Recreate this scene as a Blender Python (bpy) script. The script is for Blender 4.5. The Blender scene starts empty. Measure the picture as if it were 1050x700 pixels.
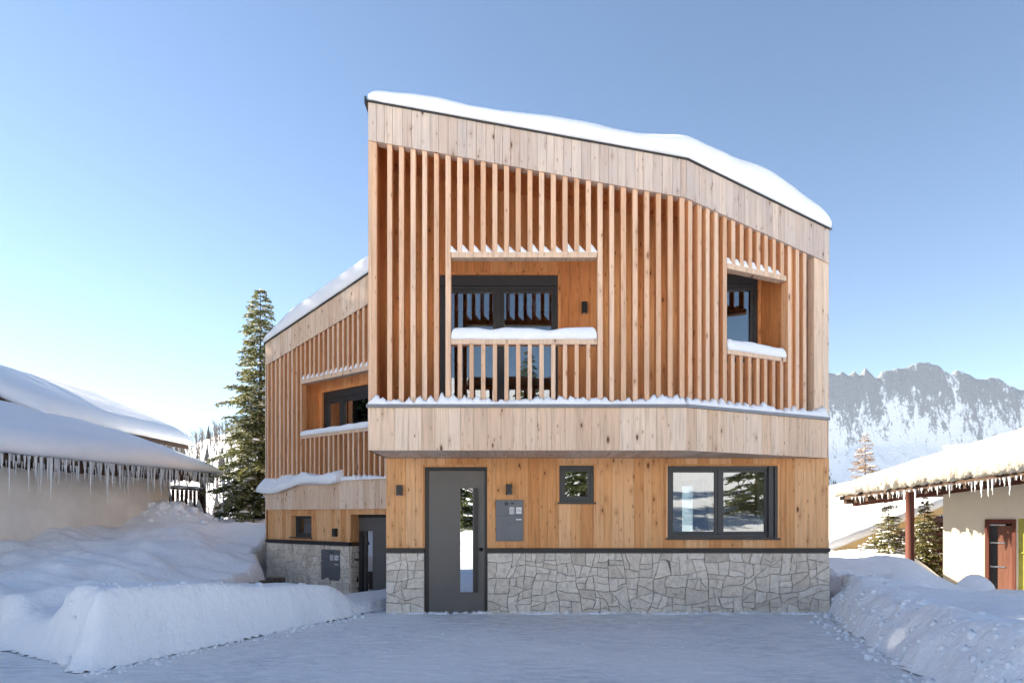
import bpy, math, random
from mathutils import Vector, noise
R = math.radians
C = bpy.context.scene.collection
S = bpy.context.scene

# ------------------------------------------------------------ camera, light
CAMY, EYE, F = -10.94, 1.56, 700.0          # eye 1.56 m up, 24 mm shift lens
cd = bpy.data.cameras.new('camera'); cam = bpy.data.objects.new('camera', cd); C.objects.link(cam)
cam.location = (0, CAMY, EYE); cam.rotation_euler = (R(90), 0, 0)
cd.sensor_width = 36; cd.lens = 24; cd.shift_y = 178 / 1050
cd.clip_start = .05; cd.clip_end = 20000
S.camera = cam
SUN_EL, SUN_AZ = 27.0, -74.0                 # azimuth from +Y towards +X
w = bpy.data.worlds.new('World'); S.world = w; w.use_nodes = True
nt = w.node_tree; bg = nt.nodes['Background']
sky = nt.nodes.new('ShaderNodeTexSky'); sky.sky_type = 'NISHITA'; sky.sun_disc = False
sky.sun_elevation = R(SUN_EL); sky.sun_rotation = R(SUN_AZ); sky.altitude = 1400
sky.air_density = 1.0; sky.dust_density = .15; sky.ozone_density = 1.0
nt.links.new(sky.outputs[0], bg.inputs[0]); bg.inputs[1].default_value = .05
sl = bpy.data.lights.new('sun', 'SUN'); sl.energy = 5.0; sl.angle = R(.5); sl.color = (1, .87, .69)
so = bpy.data.objects.new('sun', sl); C.objects.link(so)
sd = Vector((math.sin(R(SUN_AZ)) * math.cos(R(SUN_EL)), math.cos(R(SUN_AZ)) * math.cos(R(SUN_EL)), math.sin(R(SUN_EL))))
so.rotation_euler = sd.to_track_quat('Z', 'Y').to_euler(); so.location = (-30, 20, 30)
S.view_settings.view_transform = 'Standard'; S.view_settings.look = 'None'
S.view_settings.gamma = 1; S.view_settings.exposure = 2.28
S.render.engine = 'CYCLES'
try:
    S.cycles.max_bounces = 8; S.cycles.transparent_max_bounces = 12; S.cycles.caustics_reflective = False
except Exception: pass

def N3(x, y, z=0.0): return noise.noise(Vector((x, y, z)))
def fbm(x, y, z=0.0, o=4):
    s = 0; a = 1
    for i in range(o):
        s += a * N3(x, y, z); a *= .5; x *= 2.03; y *= 2.03; z = z * 2.03 + 7.1
    return s
def lerp(a, b, t): return a + (b - a) * t
def sstep(a, b, x):
    t = min(1, max(0, (x - a) / (b - a))); return t * t * (3 - 2 * t)
def interp(xs, ys, x):
    if x <= xs[0]: return ys[0]
    for i in range(1, len(xs)):
        if x <= xs[i]: return lerp(ys[i-1], ys[i], (x - xs[i-1]) / (xs[i] - xs[i-1]))
    return ys[-1]
def P(px, py, D): return Vector(((px - 525) / F * D, D + CAMY, EYE + (528 - py) / F * D))

# ------------------------------------------------------------ materials
MATS = {}
def newmat(name):
    m = bpy.data.materials.new(name); m.use_nodes = True; MATS[name] = m
    return m, m.node_tree.nodes, m.node_tree.links, m.node_tree.nodes['Principled BSDF']
def nd(N, t, **k):
    n = N.new(t)
    for a, b in k.items(): setattr(n, a, b)
    return n
def math_(N, L, op, a, b=None, c=None, clamp=False):
    n = N.new('ShaderNodeMath'); n.operation = op; n.use_clamp = clamp
    for i, v in enumerate((a, b, c)):
        if v is None: continue
        if isinstance(v, (int, float)): n.inputs[i].default_value = v
        else: L.new(v, n.inputs[i])
    return n.outputs[0]
def mixc(N, L, fac, a, b, mode='MIX'):
    n = N.new('ShaderNodeMix'); n.data_type = 'RGBA'; n.blend_type = mode
    for i, v in ((0, fac), (6, a), (7, b)):
        if isinstance(v, (int, float)): n.inputs[i].default_value = v
        elif isinstance(v, tuple): n.inputs[i].default_value = v + (1,) if len(v) == 3 else v
        else: L.new(v, n.inputs[i])
    return n.outputs[2]
def ramp(N, L, fac, stops):
    n = N.new('ShaderNodeValToRGB'); e = n.color_ramp.elements
    while len(e) < len(stops): e.new(.5)
    for i, (p, c) in enumerate(stops):
        e[i].position = p; e[i].color = (c, c, c, 1) if isinstance(c, (int, float)) else c + (1,)
    L.new(fac, n.inputs[0]); return n.outputs[0]
def noise_(N, L, vec, scale, detail=4, rough=.55):
    n = N.new('ShaderNodeTexNoise'); n.inputs['Scale'].default_value = scale
    n.inputs['Detail'].default_value = detail; n.inputs['Roughness'].default_value = rough
    if vec is not None: L.new(vec, n.inputs['Vector'])
    return n.outputs[0]
def bump(N, L, B, h, strength, dist, prev=None):
    b = N.new('ShaderNodeBump'); b.inputs['Strength'].default_value = strength; b.inputs['Distance'].default_value = dist
    L.new(h, b.inputs['Height'])
    if prev: L.new(prev, b.inputs['Normal'])
    L.new(b.outputs[0], B.inputs['Normal']); return b.outputs[0]

def wood(name, c1, c2, c3, knot=(.10, .035, .015), weather=0.0, grey=(.40, .36, .34), knots=1.0, rough=.75):
    m, N, L, B = newmat(name)
    uv = nd(N, 'ShaderNodeUVMap').outputs[0]
    geo = nd(N, 'ShaderNodeNewGeometry'); rnd = geo.outputs['Random Per Island']
    off = nd(N, 'ShaderNodeCombineXYZ'); L.new(math_(N, L, 'MULTIPLY', rnd, 37.0), off.inputs[0]); L.new(math_(N, L, 'MULTIPLY', rnd, 91.0), off.inputs[1])
    va = nd(N, 'ShaderNodeVectorMath'); va.operation = 'ADD'; L.new(uv, va.inputs[0]); L.new(off.outputs[0], va.inputs[1])
    def scaled(sx, sy):
        v = nd(N, 'ShaderNodeVectorMath'); v.operation = 'MULTIPLY'; L.new(va.outputs[0], v.inputs[0]); v.inputs[1].default_value = (sx, sy, 1); return v.outputs[0]
    # warp the grain a little so it flows
    g1 = noise_(N, L, scaled(26, 1.1), 1.0, 5, .6)
    g2 = noise_(N, L, scaled(110, 3.0), 1.0, 3, .6)
    base = ramp(N, L, rnd, [(0, c1), (.5, c2), (1, c3)])
    g = ramp(N, L, g1, [(.3, .72), (.5, 1.0), (.72, 1.12)])
    col = mixc(N, L, 1.0, base, g, 'MULTIPLY')
    col = mixc(N, L, .5, col, ramp(N, L, g2, [(.3, .75), (.65, 1.1)]), 'MULTIPLY')
    if weather:
        wn = noise_(N, L, scaled(1.3, .9), 1.0, 4, .6)
        col = mixc(N, L, ramp(N, L, wn, [(.35, 0.0), (.7, weather)]), col, grey)
    # knots, two sizes
    for sx, sy, th, st in ((5.0, 2.0, .075, 1.0), (11.0, 3.6, .06, .8)):
        v = nd(N, 'ShaderNodeTexVoronoi'); v.voronoi_dimensions = '2D'; v.inputs['Scale'].default_value = 1
        L.new(scaled(sx, sy), v.inputs['Vector'])
        pick = nd(N, 'ShaderNodeSeparateColor'); L.new(v.outputs['Color'], pick.inputs[0])
        dd_ = math_(N, L, 'MULTIPLY', v.outputs['Distance'], math_(N, L, 'MULTIPLY_ADD', pick.outputs[1], 2.2, .7))
        k = ramp(N, L, dd_, [(th * .55, st * knots), (th * 1.25, 0.0)])
        k = math_(N, L, 'MULTIPLY', k, math_(N, L, 'GREATER_THAN', pick.outputs[0], .62))
        halo = ramp(N, L, v.outputs['Distance'], [(th, .35 * knots), (th * 3.2, 0.0)])
        halo = math_(N, L, 'MULTIPLY', halo, math_(N, L, 'GREATER_THAN', pick.outputs[0], .62))
        col = mixc(N, L, halo, col, (c1[0] * .6, c1[1] * .5, c1[2] * .4))
        col = mixc(N, L, k, col, knot)
    L.new(col, B.inputs['Base Color']); B.inputs['Roughness'].default_value = rough
    B.inputs['Specular IOR Level'].default_value = .25
    bump(N, L, B, g2, .35, .002)
    return m
wood('timber_new', (.60, .27, .10), (.71, .37, .16), (.78, .46, .24))
wood('timber_screen_wall', (.74, .30, .11), (.81, .365, .14), (.86, .44, .19), knots=1.2)
wood('timber_pale', (.67, .46, .31), (.77, .56, .40), (.81, .63, .48), knot=(.13, .06, .04), weather=.2, grey=(.50, .46, .44))
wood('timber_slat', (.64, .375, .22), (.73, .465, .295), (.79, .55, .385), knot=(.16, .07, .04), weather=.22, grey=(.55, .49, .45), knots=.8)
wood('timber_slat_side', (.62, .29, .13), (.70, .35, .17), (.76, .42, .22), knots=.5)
wood('timber_fascia', (.52, .40, .33), (.60, .48, .40), (.68, .55, .45), knot=(.12, .06, .045), weather=.6, grey=(.50, .46, .44))
wood('timber_dark', (.05, .032, .022), (.07, .042, .028), (.10, .06, .04), knots=.3)
wood('timber_red', (.075, .022, .014), (.09, .028, .017), (.10, .03, .02), knots=.1)
wood('timber_door_red', (.11, .045, .03), (.13, .055, .035), (.15, .065, .045), knots=.1)
wood('timber_interior', (.60, .42, .20), (.66, .47, .23), (.72, .53, .28), knots=.3)

def snow(name, col=(.86, .88, .91), b1=.5, sc=7.0, streak=False, rough=.65, dirty=0.0, grainy=60):
    m, N, L, B = newmat(name)
    tc = nd(N, 'ShaderNodeTexCoord').outputs['Object']
    n1 = noise_(N, L, tc, sc, 6, .6); n2 = noise_(N, L, tc, grainy, 3, .6)
    c = mixc(N, L, ramp(N, L, noise_(N, L, tc, 1.1, 5, .6), [(.35, 0.0), (.7, 1.0)]), col, (col[0] * .94, col[1] * .95, col[2] * .97))
    if dirty:
        mp = nd(N, 'ShaderNodeMapping'); mp.inputs['Scale'].default_value = (1.0, 3.6, 1); mp.inputs['Rotation'].default_value = (0, 0, .15); L.new(tc, mp.inputs[0])
        d = noise_(N, L, mp.outputs[0], 3.2, 8, .72)
        msk = noise_(N, L, tc, .45, 3, .5)
        f = math_(N, L, 'MULTIPLY', ramp(N, L, d, [(.44, 0.0), (.60, dirty)]), ramp(N, L, msk, [(.40, .08), (.58, 1.0)]))
        c = mixc(N, L, f, c, (.60, .63, .68))
        n1 = math_(N, L, 'ADD', n1, math_(N, L, 'MULTIPLY', d, 1.6))
    L.new(c, B.inputs['Base Color']); B.inputs['Roughness'].default_value = rough
    B.inputs['Specular IOR Level'].default_value = .3
    p = bump(N, L, B, n1, b1, .028 if dirty else .05)
    if streak:
        uv = nd(N, 'ShaderNodeMapping'); uv.inputs['Scale'].default_value = (5, 5, .7); L.new(tc, uv.inputs[0])
        p = bump(N, L, B, noise_(N, L, uv.outputs[0], 2.2, 4, .6), .3, .05, p)
    bump(N, L, B, n2, .25, .01, p)
    return m
snow('snow'); snow('snow_smooth', b1=.35, sc=3.5)
snow('snow_bank', b1=.8, sc=6, streak=True, grainy=35)
snow('snow_field', b1=.35, sc=3)
snow('snow_packed', (.91, .91, .91), b1=.9, sc=10, dirty=.85, rough=.55, grainy=45)
snow('snow_crust', (.50, .455, .37), b1=1.0, sc=9, grainy=30)
snow('snow_far', (.80, .83, .88), b1=.2, sc=.02, grainy=.2)

def plain(name, col, rough=.5, metal=0, var=.15, sc=8, bmp=.1, spec=.5):
    m, N, L, B = newmat(name)
    tc = nd(N, 'ShaderNodeTexCoord').outputs['Object']
    n = noise_(N, L, tc, sc, 5, .6)
    c = mixc(N, L, 1.0, col, ramp(N, L, n, [(.3, 1 - var), (.7, 1 + var * .4)]), 'MULTIPLY')
    L.new(c, B.inputs['Base Color']); B.inputs['Roughness'].default_value = rough; B.inputs['Metallic'].default_value = metal
    B.inputs['Specular IOR Level'].default_value = spec
    if bmp: bump(N, L, B, noise_(N, L, tc, sc * 8, 3), bmp, .004)
    return m
plain('metal_dark', (.040, .042, .045), .42, .0, .12, 5, .05)
plain('metal_black', (.012, .012, .013), .4, 0, .1)
plain('metal_grey', (.19, .20, .22), .4, .3, .1)
plain('door_grey', (.105, .10, .095), .38, .1, .08, 2, .04)
plain('panel_grey', (.13, .14, .155), .4, .2, .08)
plain('label_white', (.75, .76, .78), .5, 0, .02, 8, 0)
plain('steel', (.5, .5, .5), .25, .9, .05)
plain('core', (.10, .055, .03), .9, 0, .2)
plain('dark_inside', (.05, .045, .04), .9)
plain('plaster_beige', (.80, .76, .70), .9, 0, .22, .9, .4, .2)
plain('plaster_cream', (.52, .46, .36), .9, 0, .08, 1.2, .4, .2)
plain('plaster_white', (.7, .68, .62), .9)
plain('curtain', (.72, .62, .42), .9)
plain('paint_olive', (.24, .23, .03), .6)
plain('mortar', (.16, .15, .14), .95)
plain('earth', (.12, .10, .085), .95, 0, .4, 6, .8)
plain('bark', (.07, .048, .035), .95, 0, .4, 14, .9)
plain('twig_grey', (.13, .11, .10), .95, 0, .3, .05, 0)
plain('conifer_far', (.045, .055, .06), .95, 0, .4, .03, 0)
plain('concrete', (.36, .35, .33), .9, 0, .2)
# stone, one tint per block
m, N, L, B = newmat('stone')
geo = nd(N, 'ShaderNodeNewGeometry'); tc = nd(N, 'ShaderNodeTexCoord').outputs['Object']
c = ramp(N, L, geo.outputs['Random Per Island'], [(0, (.58, .51, .43)), (.35, (.70, .63, .54)), (.7, (.76, .69, .60)), (1, (.64, .56, .47))])
c = mixc(N, L, .9, c, ramp(N, L, noise_(N, L, tc, 14, 7, .7), [(.28, .58), (.5, .95), (.72, 1.12)]), 'MULTIPLY')
c = mixc(N, L, ramp(N, L, noise_(N, L, tc, 60, 3, .6), [(.58, 0.0), (.72, .55)]), c, (.20, .185, .17))
L.new(c, B.inputs['Base Color']); B.inputs['Roughness'].default_value = .9; B.inputs['Specular IOR Level'].default_value = .2
p = bump(N, L, B, noise_(N, L, tc, 12, 6, .65), .8, .03); bump(N, L, B, noise_(N, L, tc, 70, 3, .6), .5, .006, p)
# glass: clear pane with a strong mirror of the bright outdoors
def glass(name, refl, tint=(.8, .85, .85)):
    m, N, L, B = newmat(name); N.remove(B); out = N['Material Output']
    t = nd(N, 'ShaderNodeBsdfTransparent'); t.inputs[0].default_value = tint + (1,)
    g = nd(N, 'ShaderNodeBsdfGlossy'); g.inputs['Roughness'].default_value = .004; g.inputs[0].default_value = (.92, .95, 1, 1)
    fr = nd(N, 'ShaderNodeFresnel'); fr.inputs[0].default_value = 1.5
    f = math_(N, L, 'ADD', fr.outputs[0], refl, clamp=True)
    mx = nd(N, 'ShaderNodeMixShader'); L.new(f, mx.inputs[0]); L.new(t.outputs[0], mx.inputs[1]); L.new(g.outputs[0], mx.inputs[2])
    L.new(mx.outputs[0], out.inputs[0])
    tcc = nd(N, 'ShaderNodeTexCoord').outputs['Object']
    b = nd(N, 'ShaderNodeBump'); b.inputs['Strength'].default_value = .03; b.inputs['Distance'].default_value = .02
    L.new(noise_(N, L, tcc, 1.5, 2), b.inputs['Height']); L.new(b.outputs[0], g.inputs['Normal'])
    return m
glass('glass', .12); glass('glass_mirror', .55, (.5, .55, .6))
m, N, L, B = newmat('ice')
B.inputs['Base Color'].default_value = (.86, .88, .90, 1); B.inputs['Roughness'].default_value = .12; B.inputs['IOR'].default_value = 1.31
B.inputs['Transmission Weight'].default_value = .35
def leaf(name, cols, rough=.7, trans=.25):
    m, N, L, B = newmat(name); out = N['Material Output']
    geo = nd(N, 'ShaderNodeNewGeometry')
    c = ramp(N, L, geo.outputs['Random Per Island'], [(i / (len(cols) - 1), k) for i, k in enumerate(cols)])
    L.new(c, B.inputs['Base Color']); B.inputs['Roughness'].default_value = rough; B.inputs['Specular IOR Level'].default_value = .15
    t = nd(N, 'ShaderNodeBsdfTranslucent'); L.new(c, t.inputs[0])
    mx = nd(N, 'ShaderNodeMixShader'); mx.inputs[0].default_value = trans
    L.new(B.outputs[0], mx.inputs[1]); L.new(t.outputs[0], mx.inputs[2]); L.new(mx.outputs[0], out.inputs[0])
leaf('needles', [(.035, .055, .025), (.06, .085, .035), (.10, .125, .05), (.15, .15, .06)])
leaf('needles_green', [(.05, .07, .03), (.085, .105, .04), (.13, .145, .055), (.19, .20, .085), (.24, .24, .11), (.55, .57, .56)])
leaf('needles_olive', [(.06, .07, .02), (.11, .11, .03), (.17, .16, .05), (.22, .19, .07), (.55, .55, .52)])
leaf('larch_twigs', [(.20, .12, .07), (.26, .16, .09), (.32, .21, .12), (.24, .17, .12), (.6, .6, .6)])
# mountain: rock where steep or broken, snow elsewhere
m, N, L, B = newmat('mountain')
geo = nd(N, 'ShaderNodeNewGeometry'); sx = nd(N, 'ShaderNodeSeparateXYZ'); L.new(geo.outputs['Normal'], sx.inputs[0])
tc = nd(N, 'ShaderNodeTexCoord').outputs['Object']
mpv = nd(N, 'ShaderNodeMapping'); mpv.inputs['Scale'].default_value = (1.25, .8, .42); L.new(tc, mpv.inputs[0])
n1 = noise_(N, L, mpv.outputs[0], .012, 8, .68); n2 = noise_(N, L, mpv.outputs[0], .045, 6, .7)
n3 = noise_(N, L, tc, .11, 5, .75)
f = math_(N, L, 'SUBTRACT', math_(N, L, 'ADD', math_(N, L, 'ADD', math_(N, L, 'MULTIPLY', n1, .40), math_(N, L, 'MULTIPLY', n3, .25)), math_(N, L, 'MULTIPLY', n2, .35)), math_(N, L, 'MULTIPLY', sx.outputs[2], .10))
zz = nd(N, 'ShaderNodeSeparateXYZ'); L.new(tc, zz.inputs[0])
f = math_(N, L, 'ADD', f, ramp(N, L, math_(N, L, 'MULTIPLY', zz.outputs[2], .001), [(.30, -.0), (.52, .12)]))
k = ramp(N, L, f, [(.50, 0.0), (.545, 1.0)])
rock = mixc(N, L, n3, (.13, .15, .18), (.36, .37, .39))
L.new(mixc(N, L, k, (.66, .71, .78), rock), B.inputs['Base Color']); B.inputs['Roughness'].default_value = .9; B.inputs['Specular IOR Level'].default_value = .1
bump(N, L, B, n3, .7, 8)

# ------------------------------------------------------------ mesh builder
class MB:
    def __init__(s): s.v = []; s.f = []; s.m = []; s.smooth = []
    def add(s, vs, fs, m=0, sm=False):
        b = len(s.v); s.v += [tuple(p) for p in vs]
        s.f += [tuple(b + i for i in f) for f in fs]; s.m += [m] * len(fs); s.smooth += [sm] * len(fs)
    def hexa(s, q, m=0, side=None):              # q: 4 bottom + 4 top, counter-clockwise seen from above
        s.add(q, [(3, 2, 1, 0), (4, 5, 6, 7), (0, 1, 5, 4), (1, 2, 6, 5), (2, 3, 7, 6), (3, 0, 4, 7)], m)
        if side is not None:
            for k in (1, 3): s.m[-6 + 2 + k] = side
    def box(s, x0, x1, y0, y1, z0, z1, m=0):
        s.hexa([(x0, y0, z0), (x1, y0, z0), (x1, y1, z0), (x0, y1, z0), (x0, y0, z1), (x1, y0, z1), (x1, y1, z1), (x0, y1, z1)], m)
    def prism(s, poly, zb, zt, m=0):             # poly ccw; zb, zt functions of (x, y)
        n = len(poly)
        vs = [(x, y, zb(x, y)) for x, y in poly] + [(x, y, zt(x, y)) for x, y in poly]
        s.add(vs, [tuple(range(n - 1, -1, -1)), tuple(range(n, 2 * n))] + [(i, (i + 1) % n, n + (i + 1) % n, n + i) for i in range(n)], m)
    def tube(s, pts, rs, n=8, m=0, sm=True):
        rings = []
        for i, p in enumerate(pts):
            p = Vector(p)
            d = (Vector(pts[min(i + 1, len(pts) - 1)]) - Vector(pts[max(i - 1, 0)])).normalized()
            a = d.cross(Vector((0, 0, 1)) if abs(d.z) < .9 else Vector((1, 0, 0))).normalized(); b = d.cross(a)
            rings.append([p + (a * math.cos(2 * math.pi * k / n) + b * math.sin(2 * math.pi * k / n)) * rs[i] for k in range(n)])
        vs = [q for r in rings for q in r]; fs = []
        for i in range(len(pts) - 1):
            for k in range(n): fs.append((i * n + k, i * n + (k + 1) % n, (i + 1) * n + (k + 1) % n, (i + 1) * n + k))
        fs.append(tuple(range(n))); fs.append(tuple((len(pts) - 1) * n + k for k in reversed(range(n))))
        s.add(vs, fs, m, sm)
    def build(s, name, mats, parent=None, smooth=None, bevel=0, kind=None, label=None):
        me = bpy.data.meshes.new(name)
        off = Vector((0, 0, 0)); p = parent
        while p: off += p.location; p = p.parent
        me.from_pydata([(a - off.x, b - off.y, c - off.z) for a, b, c in s.v], [], s.f)
        for mm in (mats if isinstance(mats, (list, tuple)) else [mats]): me.materials.append(MATS[mm])
        me.polygons.foreach_set('material_index', s.m)
        me.polygons.foreach_set('use_smooth', s.smooth if smooth is None else [smooth] * len(s.f))
        uv = me.uv_layers.new(name='UVMap'); data = []
        for pl in me.polygons:
            n = pl.normal
            if abs(n.z) > .7:
                for vi in pl.vertices: c = me.vertices[vi].co; data += [c.x, c.y]
            else:
                tx, ty = -n.y, n.x; l = math.hypot(tx, ty) or 1; tx /= l; ty /= l
                for vi in pl.vertices: c = me.vertices[vi].co; data += [c.x * tx + c.y * ty, c.z]
        uv.data.foreach_set('uv', data)
        me.update()
        o = bpy.data.objects.new(name, me); C.objects.link(o)
        if parent: o.parent = parent
        if bevel:
            bv = o.modifiers.new('bevel', 'BEVEL'); bv.width = bevel; bv.segments = 2; bv.limit_method = 'ANGLE'
        if kind: o['kind'] = kind
        if label: o['label'] = label
        return o
def tag(o, label=None, cat=None, group=None, kind=None):
    if label: o['label'] = label
    if cat: o['category'] = cat
    if group: o['group'] = group
    if kind: o['kind'] = kind
    return o
def empty(name, loc, label, cat, group=None):
    o = bpy.data.objects.new(name, None); C.objects.link(o); o.location = loc; o.empty_display_size = .3
    return tag(o, label, cat, group)
def copy_tree(o, parent=None):
    c = o.copy(); C.objects.link(c)
    if parent: c.parent = parent
    for ch in list(o.children): copy_tree(ch, c)
    return c

class Fr:                                        # a vertical facade plane: s along, o outwards, z up
    def __init__(s, O, u): s.O = Vector(O); s.u = Vector(u).normalized(); s.n = Vector((s.u.y, -s.u.x))
    def p(s, a, o, z): q = s.O + s.u * a + s.n * o; return (q.x, q.y, z)
    def shift(s, o): return Fr(s.O + s.n * o, s.u)
    def s_at(s, px):
        t = (px - 525) / F                       # (Ox+ux*a) = t*(Oy+uy*a-CAMY)
        return (t * (s.O.y - CAMY) - s.O.x) / (s.u.x - t * s.u.y)
    def z_at(s, px, py):
        a = s.s_at(px); return EYE + (528 - py) / F * (s.O.y + s.u.y * a - CAMY)
def fbox(mb, fr, a0, a1, o0, o1, z0, z1, m=0, side=None):
    """o1 is the outer face; z0, z1 numbers or functions of s"""
    Z = lambda z, a: z(a) if callable(z) else z
    q = [fr.p(a0, o1, Z(z0, a0)), fr.p(a1, o1, Z(z0, a1)), fr.p(a1, o0, Z(z0, a1)), fr.p(a0, o0, Z(z0, a0)),
         fr.p(a0, o1, Z(z1, a0)), fr.p(a1, o1, Z(z1, a1)), fr.p(a1, o0, Z(z1, a1)), fr.p(a0, o0, Z(z1, a0))]
    mb.hexa(q, m, side)
def clad(mb, fr, a0, a1, z0, z1, o0, o1, bw=.15, holes=(), gap=.003, seed=1, m=0, jit=.25, proud=.002):
    rng = random.Random(seed); cuts = [a0]
    while cuts[-1] < a1 - bw * .6: cuts.append(cuts[-1] + bw * rng.uniform(1 - jit, 1 + jit))
    if len(cuts) == 1: cuts.append(a1)
    cuts[-1] = a1
    edges = set(h[0] for h in holes) | set(h[1] for h in holes)
    Z = lambda z, a: z(a) if callable(z) else z
    for i in range(len(cuts) - 1):
        sub = [cuts[i]] + sorted(e for e in edges if cuts[i] + .004 < e < cuts[i+1] - .004) + [cuts[i+1]]
        jo = rng.uniform(-proud, proud)
        for k in range(len(sub) - 1):
            b0, b1 = sub[k], sub[k+1]; g0 = gap / 2 if k == 0 else 0; g1 = gap / 2 if k == len(sub) - 2 else 0
            mid = (b0 + b1) / 2
            hs = sorted((h[2], h[3]) for h in holes if h[0] - .001 <= mid <= h[1] + .001)
            cur = None
            lo = z0
            for (c, d) in hs:
                if c - Z(lo, mid) > .01: fbox(mb, fr, b0 + g0, b1 - g1, o0, o1 + jo, lo, c, m)
                lo = d
            if Z(z1, mid) - Z(lo, mid) > .01: fbox(mb, fr, b0 + g0, b1 - g1, o0, o1 + jo, lo, z1, m)

def snow_slab(base, W, Dp, T, r=.25, over=.05, nx=60, ny=24, low=.25, lf=.6, hf=.02, hs=4.0, seed=0, edges=(1, 1, 1, 1), tf=None, name='snow_cover', mat='snow', parent=None, jag=0.0):
    """rounded snow layer over base(a, b); edges = left, right, front, back rounded or not"""
    def line(Wd, n, e0, e1):
        out = []; K = 9
        rr = min(r, Wd * .45)
        if e0:
            for k in range(K): ph = R(-45 + 135 * k / K); out.append((rr * (1 - math.cos(ph)) - over, (math.sin(ph) + .707) / 1.707))
        else: out.append((0, 1))
        a = rr - over if e0 else 0; b = Wd - (rr - over if e1 else 0)
        for k in range(n + 1): out.append((lerp(a, b, k / n), 1))
        if e1:
            for k in range(K - 1, -1, -1): ph = R(-45 + 135 * k / K); out.append((Wd - (rr * (1 - math.cos(ph)) - over), (math.sin(ph) + .707) / 1.707))
        return out
    A = line(W, nx, edges[0], edges[1]); Bq = line(Dp, ny, edges[2], edges[3])
    vs = []
    for (b, fb) in Bq:
        for (a, fa) in A:
            h = fa * fb
            t = T * (1 + low * N3(a * lf + seed * 3.1, b * lf, seed)) * (tf(a, b) if tf else 1)
            j = (1 - h) * .06 * N3(a * 1.7, b * 1.7, seed + 4)
            jj = jag * N3(a * 6, b * 6, seed + 9) * (1 - h)
            q = Vector(base(a + (j if fa < 1 else 0), b + (j + jj if fb < 1 else 0)))
            q.z += h * t + hf * h * N3(a * hs, b * hs, seed + 1.5) + (jj * .8 if h < .2 else 0)
            vs.append(q)
    n = len(A); fs = []
    for j in range(len(Bq) - 1):
        for i in range(n - 1): fs.append((j * n + i, j * n + i + 1, (j + 1) * n + i + 1, (j + 1) * n + i))
    # underside
    m = len(Bq); loop = [i for i in range(n)] + [j * n + n - 1 for j in range(1, m)] + [(m - 1) * n + i for i in range(n - 2, -1, -1)] + [j * n for j in range(m - 2, 0, -1)]
    fs.append(tuple(reversed(loop)))
    mb = MB(); mb.add(vs, fs, 0, True)
    return mb.build(name, mat, parent)

# ------------------------------------------------------------ terrain
LB0, LB1 = Vector((-4.22, -4.22)), Vector((-2.35, -.15))      # foot of the cut left bank
LB2 = Vector((-6.3, -2.7))
def sdist(p, a, b):                                            # signed distance, + on the left of a->b
    d = (b - a).normalized(); q = p - a; return d.x * q.y - d.y * q.x, q.dot(d) / (b - a).length
RB = [(3.2, -9.0), (3.55, -6.3), (3.94, -4.36), (4.30, -2.7), (4.65, -1.19), (4.98, -.15), (5.25, .6), (5.3, 9)]
def left_h(x, y):
    p = Vector((x, y))
    wob = .06 * N3(x * 1.5, y * 1.5, 3) + .025 * N3(x * 6, y * 6, 5)
    d1, t = sdist(p, LB0, LB1); d2, t2 = sdist(p, LB0, LB2)
    d1 += wob; d2 = -d2 + wob * 2                              # inside: left of line 1, behind line 2
    # ridge between driveway and the dug path
    top = lerp(.80, .50, sstep(0, 1, t)) + .05 * N3(x * .9, y * .9, 9)
    top -= sstep(.86, 1.06, t) * .35
    top *= 1 - .55 * sstep(.25, 1.0, -(x + 4.45)) * (1 - sstep(-3.1, -.5, y))
    # passage
    w2 = 1.1 + .15 * N3(y, 2)
    ridge = top * sstep(0, .20, d1) * (1 - sstep(w2, w2 + .35, d1) * sstep(-1.9, -1.1, y))
    xe = interp([-2, -1.4, 3.1, 4.6, 5.2], [-5.5, -5.4, -4.95, -5.6, -5.9], y) + .05 * N3(x * 2, y * 2, 4)
    pas = sstep(0, .28, xe - x) * (lerp(.58, 1, sstep(.2, 2.4, xe - x)) if y < 4.5 else lerp(.58, 1, max(sstep(.2, 2.4, xe - x), sstep(4.5, 7, y))))
    base = interp([-6, -3, -1, 1, 2.6, 4, 6, 8, 10, 14, 20, 30], [.5, .62, .66, .66, .78, 1.02, 1.18, 1.36, 1.25, .9, .3, -.5], y + .12 * (x + 6))
    base += .22 * sstep(-8.6, -10.5, x) * sstep(-1, 2, y)
    base += .24 * fbm(x * .6, y * .9, 1.7, 3) + .07 * N3(x * 1.4 + y * .5, y * 2.1, 2.2) + .05 * (1 - abs(N3(x * .9, y * 1.8, 4.4)) * 2.4)
    base += .25 * math.exp(-((x + 9.9) ** 2 / 1.6 + (y - 7.6) ** 2 / .8)) + .2 * math.exp(-((x + 8.9) ** 2 / .7 + (y - 7.4) ** 2 / .8)) + .06 * N3(x * 5, y * 5) * math.exp(-((x + 9.4) ** 2 / 2.5 + (y - 7.5) ** 2 / 1.5))
    base += .10 * math.exp(-((x + 5.2) ** 2 / .5 + (y - 2.6) ** 2 / 1.2))
    terr = base * max(pas * sstep(-2.4, -1.2, y), 0)
    fld = base * sstep(1.3, 2.6, d1) * (1 - sstep(-1.6, -.8, y))
    h = max(ridge, terr, fld)
    # behind the second line: left neighbour's lower shelf
    h *= sstep(0, .30, d2)
    if d1 < 0 or d2 < 0: h = 0
    shelf = .22 * sstep(0, .5, -d2 + .9) if (x < -4.45 and d2 < 0) else 0
    return h
def left_bank_h(x, y):
    h = left_h(x, y)
    # never climb through the left unit of the house
    return h + .012 * N3(x * 9, y * 9, 2)
def rb_x(y): return interp([b for a, b in RB], [a for a, b in RB], y)
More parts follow.
